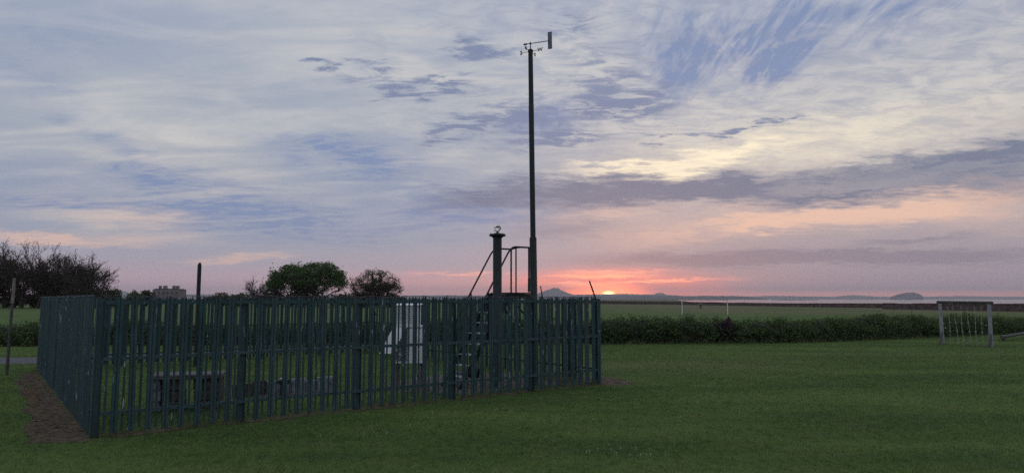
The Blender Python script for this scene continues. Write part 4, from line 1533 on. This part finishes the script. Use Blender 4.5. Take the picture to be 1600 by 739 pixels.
N = 620000
dist = 5.2 + rng.random(N) ** 1.45 * 34.0
ang = rng.uniform(-R(44), R(44), N)
gx, gy = dist * np.sin(ang), dist * np.cos(ang)
keep = gy > 4.8
hed = [(q.x, q.y - 0.35) for q in hc] + [(60, 200), (-60, 200)]
keep &= ~inside(hed, gx, gy)
bareness = np.zeros(N, dtype=bool)
for poly in bare:
    bareness |= inside(poly, gx + rng.normal(size=N) * 0.07, gy + rng.normal(size=N) * 0.10)
keep &= ~(bareness & (rng.random(N) > 0.16))
inenc = inside([(q.x, q.y) for q in enclosure], gx, gy)
gx, gy, dist, inenc = gx[keep], gy[keep], dist[keep], inenc[keep]
patch = 0.5 + 0.25 * np.sin(gx * 1.7 + 1.3 * np.sin(gy * 0.9)) + 0.25 * np.sin(gy * 2.3 + 1.7 * np.sin(gx * 1.1))
hh_ = (0.016 + 0.014 * rng.random(len(gx)) + 0.012 * patch) * np.where(inenc, 1.7, 1.0)
ww_ = 0.0055 * np.clip(dist / 7.0, 0.8, 3.0)
blades('lawn_grass', gx, gy, hh_, ww_, 'blade', 'short mown grass of the lawn in front of the fence')

# longer unmown grass at the foot of the fence, of the hedge and the frame
xs_, ys_, hs_ = [], [], []


def tuft_line(a, b_, per_m, spread, h0, h1):
    n = int((b_ - a).length * per_m)
    f = rng.random(n)
    clump = 0.5 + 0.5 * np.sin(f * (b_ - a).length * 4.1 + 3 * np.sin(f * (b_ - a).length * 1.3))
    kk = rng.random(n) < 0.25 + 0.75 * clump
    f, clump = f[kk], clump[kk]
    xs_.append(a.x + (b_.x - a.x) * f + rng.normal(size=len(f)) * spread)
    ys_.append(a.y + (b_.y - a.y) * f + rng.normal(size=len(f)) * spread)
    hs_.append((h0 + (h1 - h0) * rng.random(len(f))) * (0.6 + 0.6 * clump))


tuft_line(A, B, 420, 0.055, 0.05, 0.16)
tuft_line(A + V2 * 0.6, D, 260, 0.06, 0.05, 0.15)
tuft_line(D, Cc, 260, 0.08, 0.06, 0.2)
tuft_line(Cc, B, 260, 0.08, 0.06, 0.2)
for i in range(1, len(hc) - 2):
    tuft_line(hc[i] - Vector((0, 0.75, 0)), hc[i + 1] - Vector((0, 0.75, 0)), 150, 0.10, 0.06, 0.22)
tuft_line(ql - Vector((0.2, 0, 0)), qr + Vector((0.2, 0, 0)), 120, 0.12, 0.05, 0.15)
x_, y_, h_ = np.concatenate(xs_), np.concatenate(ys_), np.concatenate(hs_)
blades('long_grass', x_, y_, h_, 0.006 * np.clip(y_ / 10, 0.8, 2.4), 'dry_blade', 'longer unmown grass along the foot of fence and hedge', 0.7)

# stones and torn turf on the bare strip
ex = [p_[0] for p_ in earth1]
ey = [p_[1] for p_ in earth1]


def on_earth(r):
    while True:
        x, y = r.uniform(min(ex), max(ex)), r.uniform(min(ey), max(ey))
        if inside(earth1, np.array([x]), np.array([y]))[0]:
            return Vector((x, y, 0))


o = stones(420, on_earth, 0.006, 0.024, 8).build('earth_clods', 'earth')
tag(o, 'small clods and stones on the bare earth beside the fence', 'clods', kind='stuff')
# daisies
mb = MB()
r = random.Random(9)
spots = [(970, 706, 1.0, 9), (1000, 714, 1.0, 6), (940, 632, 1.5, 6), (720, 645, 1.6, 8), (590, 676, 1.2, 8), (1060, 604, 2.0, 6), (850, 660, 2.0, 5), (1180, 640, 3, 5)]
for (px, py, s, n) in spots:
    c_ = gp(px, py)
    for _ in range(n):
        x, y = c_.x + r.gauss(0, 0.28 * s), c_.y + r.gauss(0, 0.14 * s)
        z = r.uniform(0.030, 0.042)
        k = 7
        rr_ = r.uniform(0.005, 0.008)
        ring = [(x + rr_ * math.cos(6.283 * j / k), y + rr_ * math.sin(6.283 * j / k), z + 0.003) for j in range(k)]
        mb.add(ring + [(x, y, z)], [(j, (j + 1) % k, k) for j in range(k)])
        mb.tube([(x, y, 0), (x, y, z)], 0.0012, 3, False)
tag(mb.build('daisies', 'petal'), 'tiny white daisies scattered in the mown lawn', 'flowers', kind='stuff')

# ------------------------------------------------------------------ far house
HY = 430
hx0, hx1 = wp(238, 460, HY).x, wp(279, 460, HY).x
house = thing('large_house', 'distant grey stone house with four chimney stacks on the skyline', 'house', ((hx0 + hx1) / 2, HY, 0))
W_ = hx1 - hx0
zh = wp(258, 452.6, HY).z
MB().box((0, 5, zh / 2), (W_, 10, zh)).build('wall', 'far_stone', house)
rf = MB()
rf.prism([(-W_ / 2 - 0.3, 0), (W_ / 2 + 0.3, 0), (W_ / 2 - 1.6, 0.7), (-W_ / 2 + 1.6, 0.7)], (0, 0.2, zh), (1, 0, 0), (0, 0, 1), (0, 1, 0), 9.6)
rfo = rf.build('roof', 'slate', house)
for px, w in ((246, 3.4), (254, 5.4), (267, 3.0), (273, 5.2)):
    cx = wp(px, 450, HY).x - (hx0 + hx1) / 2
    zt3 = wp(px, 446.2, HY).z
    MB().box((cx, 3.5, (zh + 0.3 + zt3) / 2), (w * 0.42, 1.2, zt3 - zh - 0.3)).build('chimney', 'far_stone', rfo)
for i in range(6):
    for zz in (2.2, 5.4):
        wn_ = MB().box((-W_ / 2 + W_ * (i + 0.5) / 6, -0.03, zz), (1.0, 0.10, 1.6)).build('window', 'slate', house)

# ------------------------------------------------------------------ haze in the air
hz = MB().box((0, 7400, 120), (34000, 19000, 260)).build('haze', None)
m = bpy.data.materials.new('haze_air')
m.use_nodes = True
nt = m.node_tree
nt.nodes.clear()
pv = nt.nodes.new('ShaderNodeVolumePrincipled')
pv.inputs['Color'].default_value = (0.93, 0.93, 0.98, 1)
pv.inputs['Density'].default_value = 8.0e-5
pv.inputs['Anisotropy'].default_value = 0.2
mo = nt.nodes.new('ShaderNodeOutputMaterial')
nt.links.new(pv.outputs[0], mo.inputs['Volume'])
hz.data.materials.append(m)
hz['kind'] = 'stuff'
hz['label'] = 'thin evening haze over the sea and far hills'
hz['category'] = 'haze'
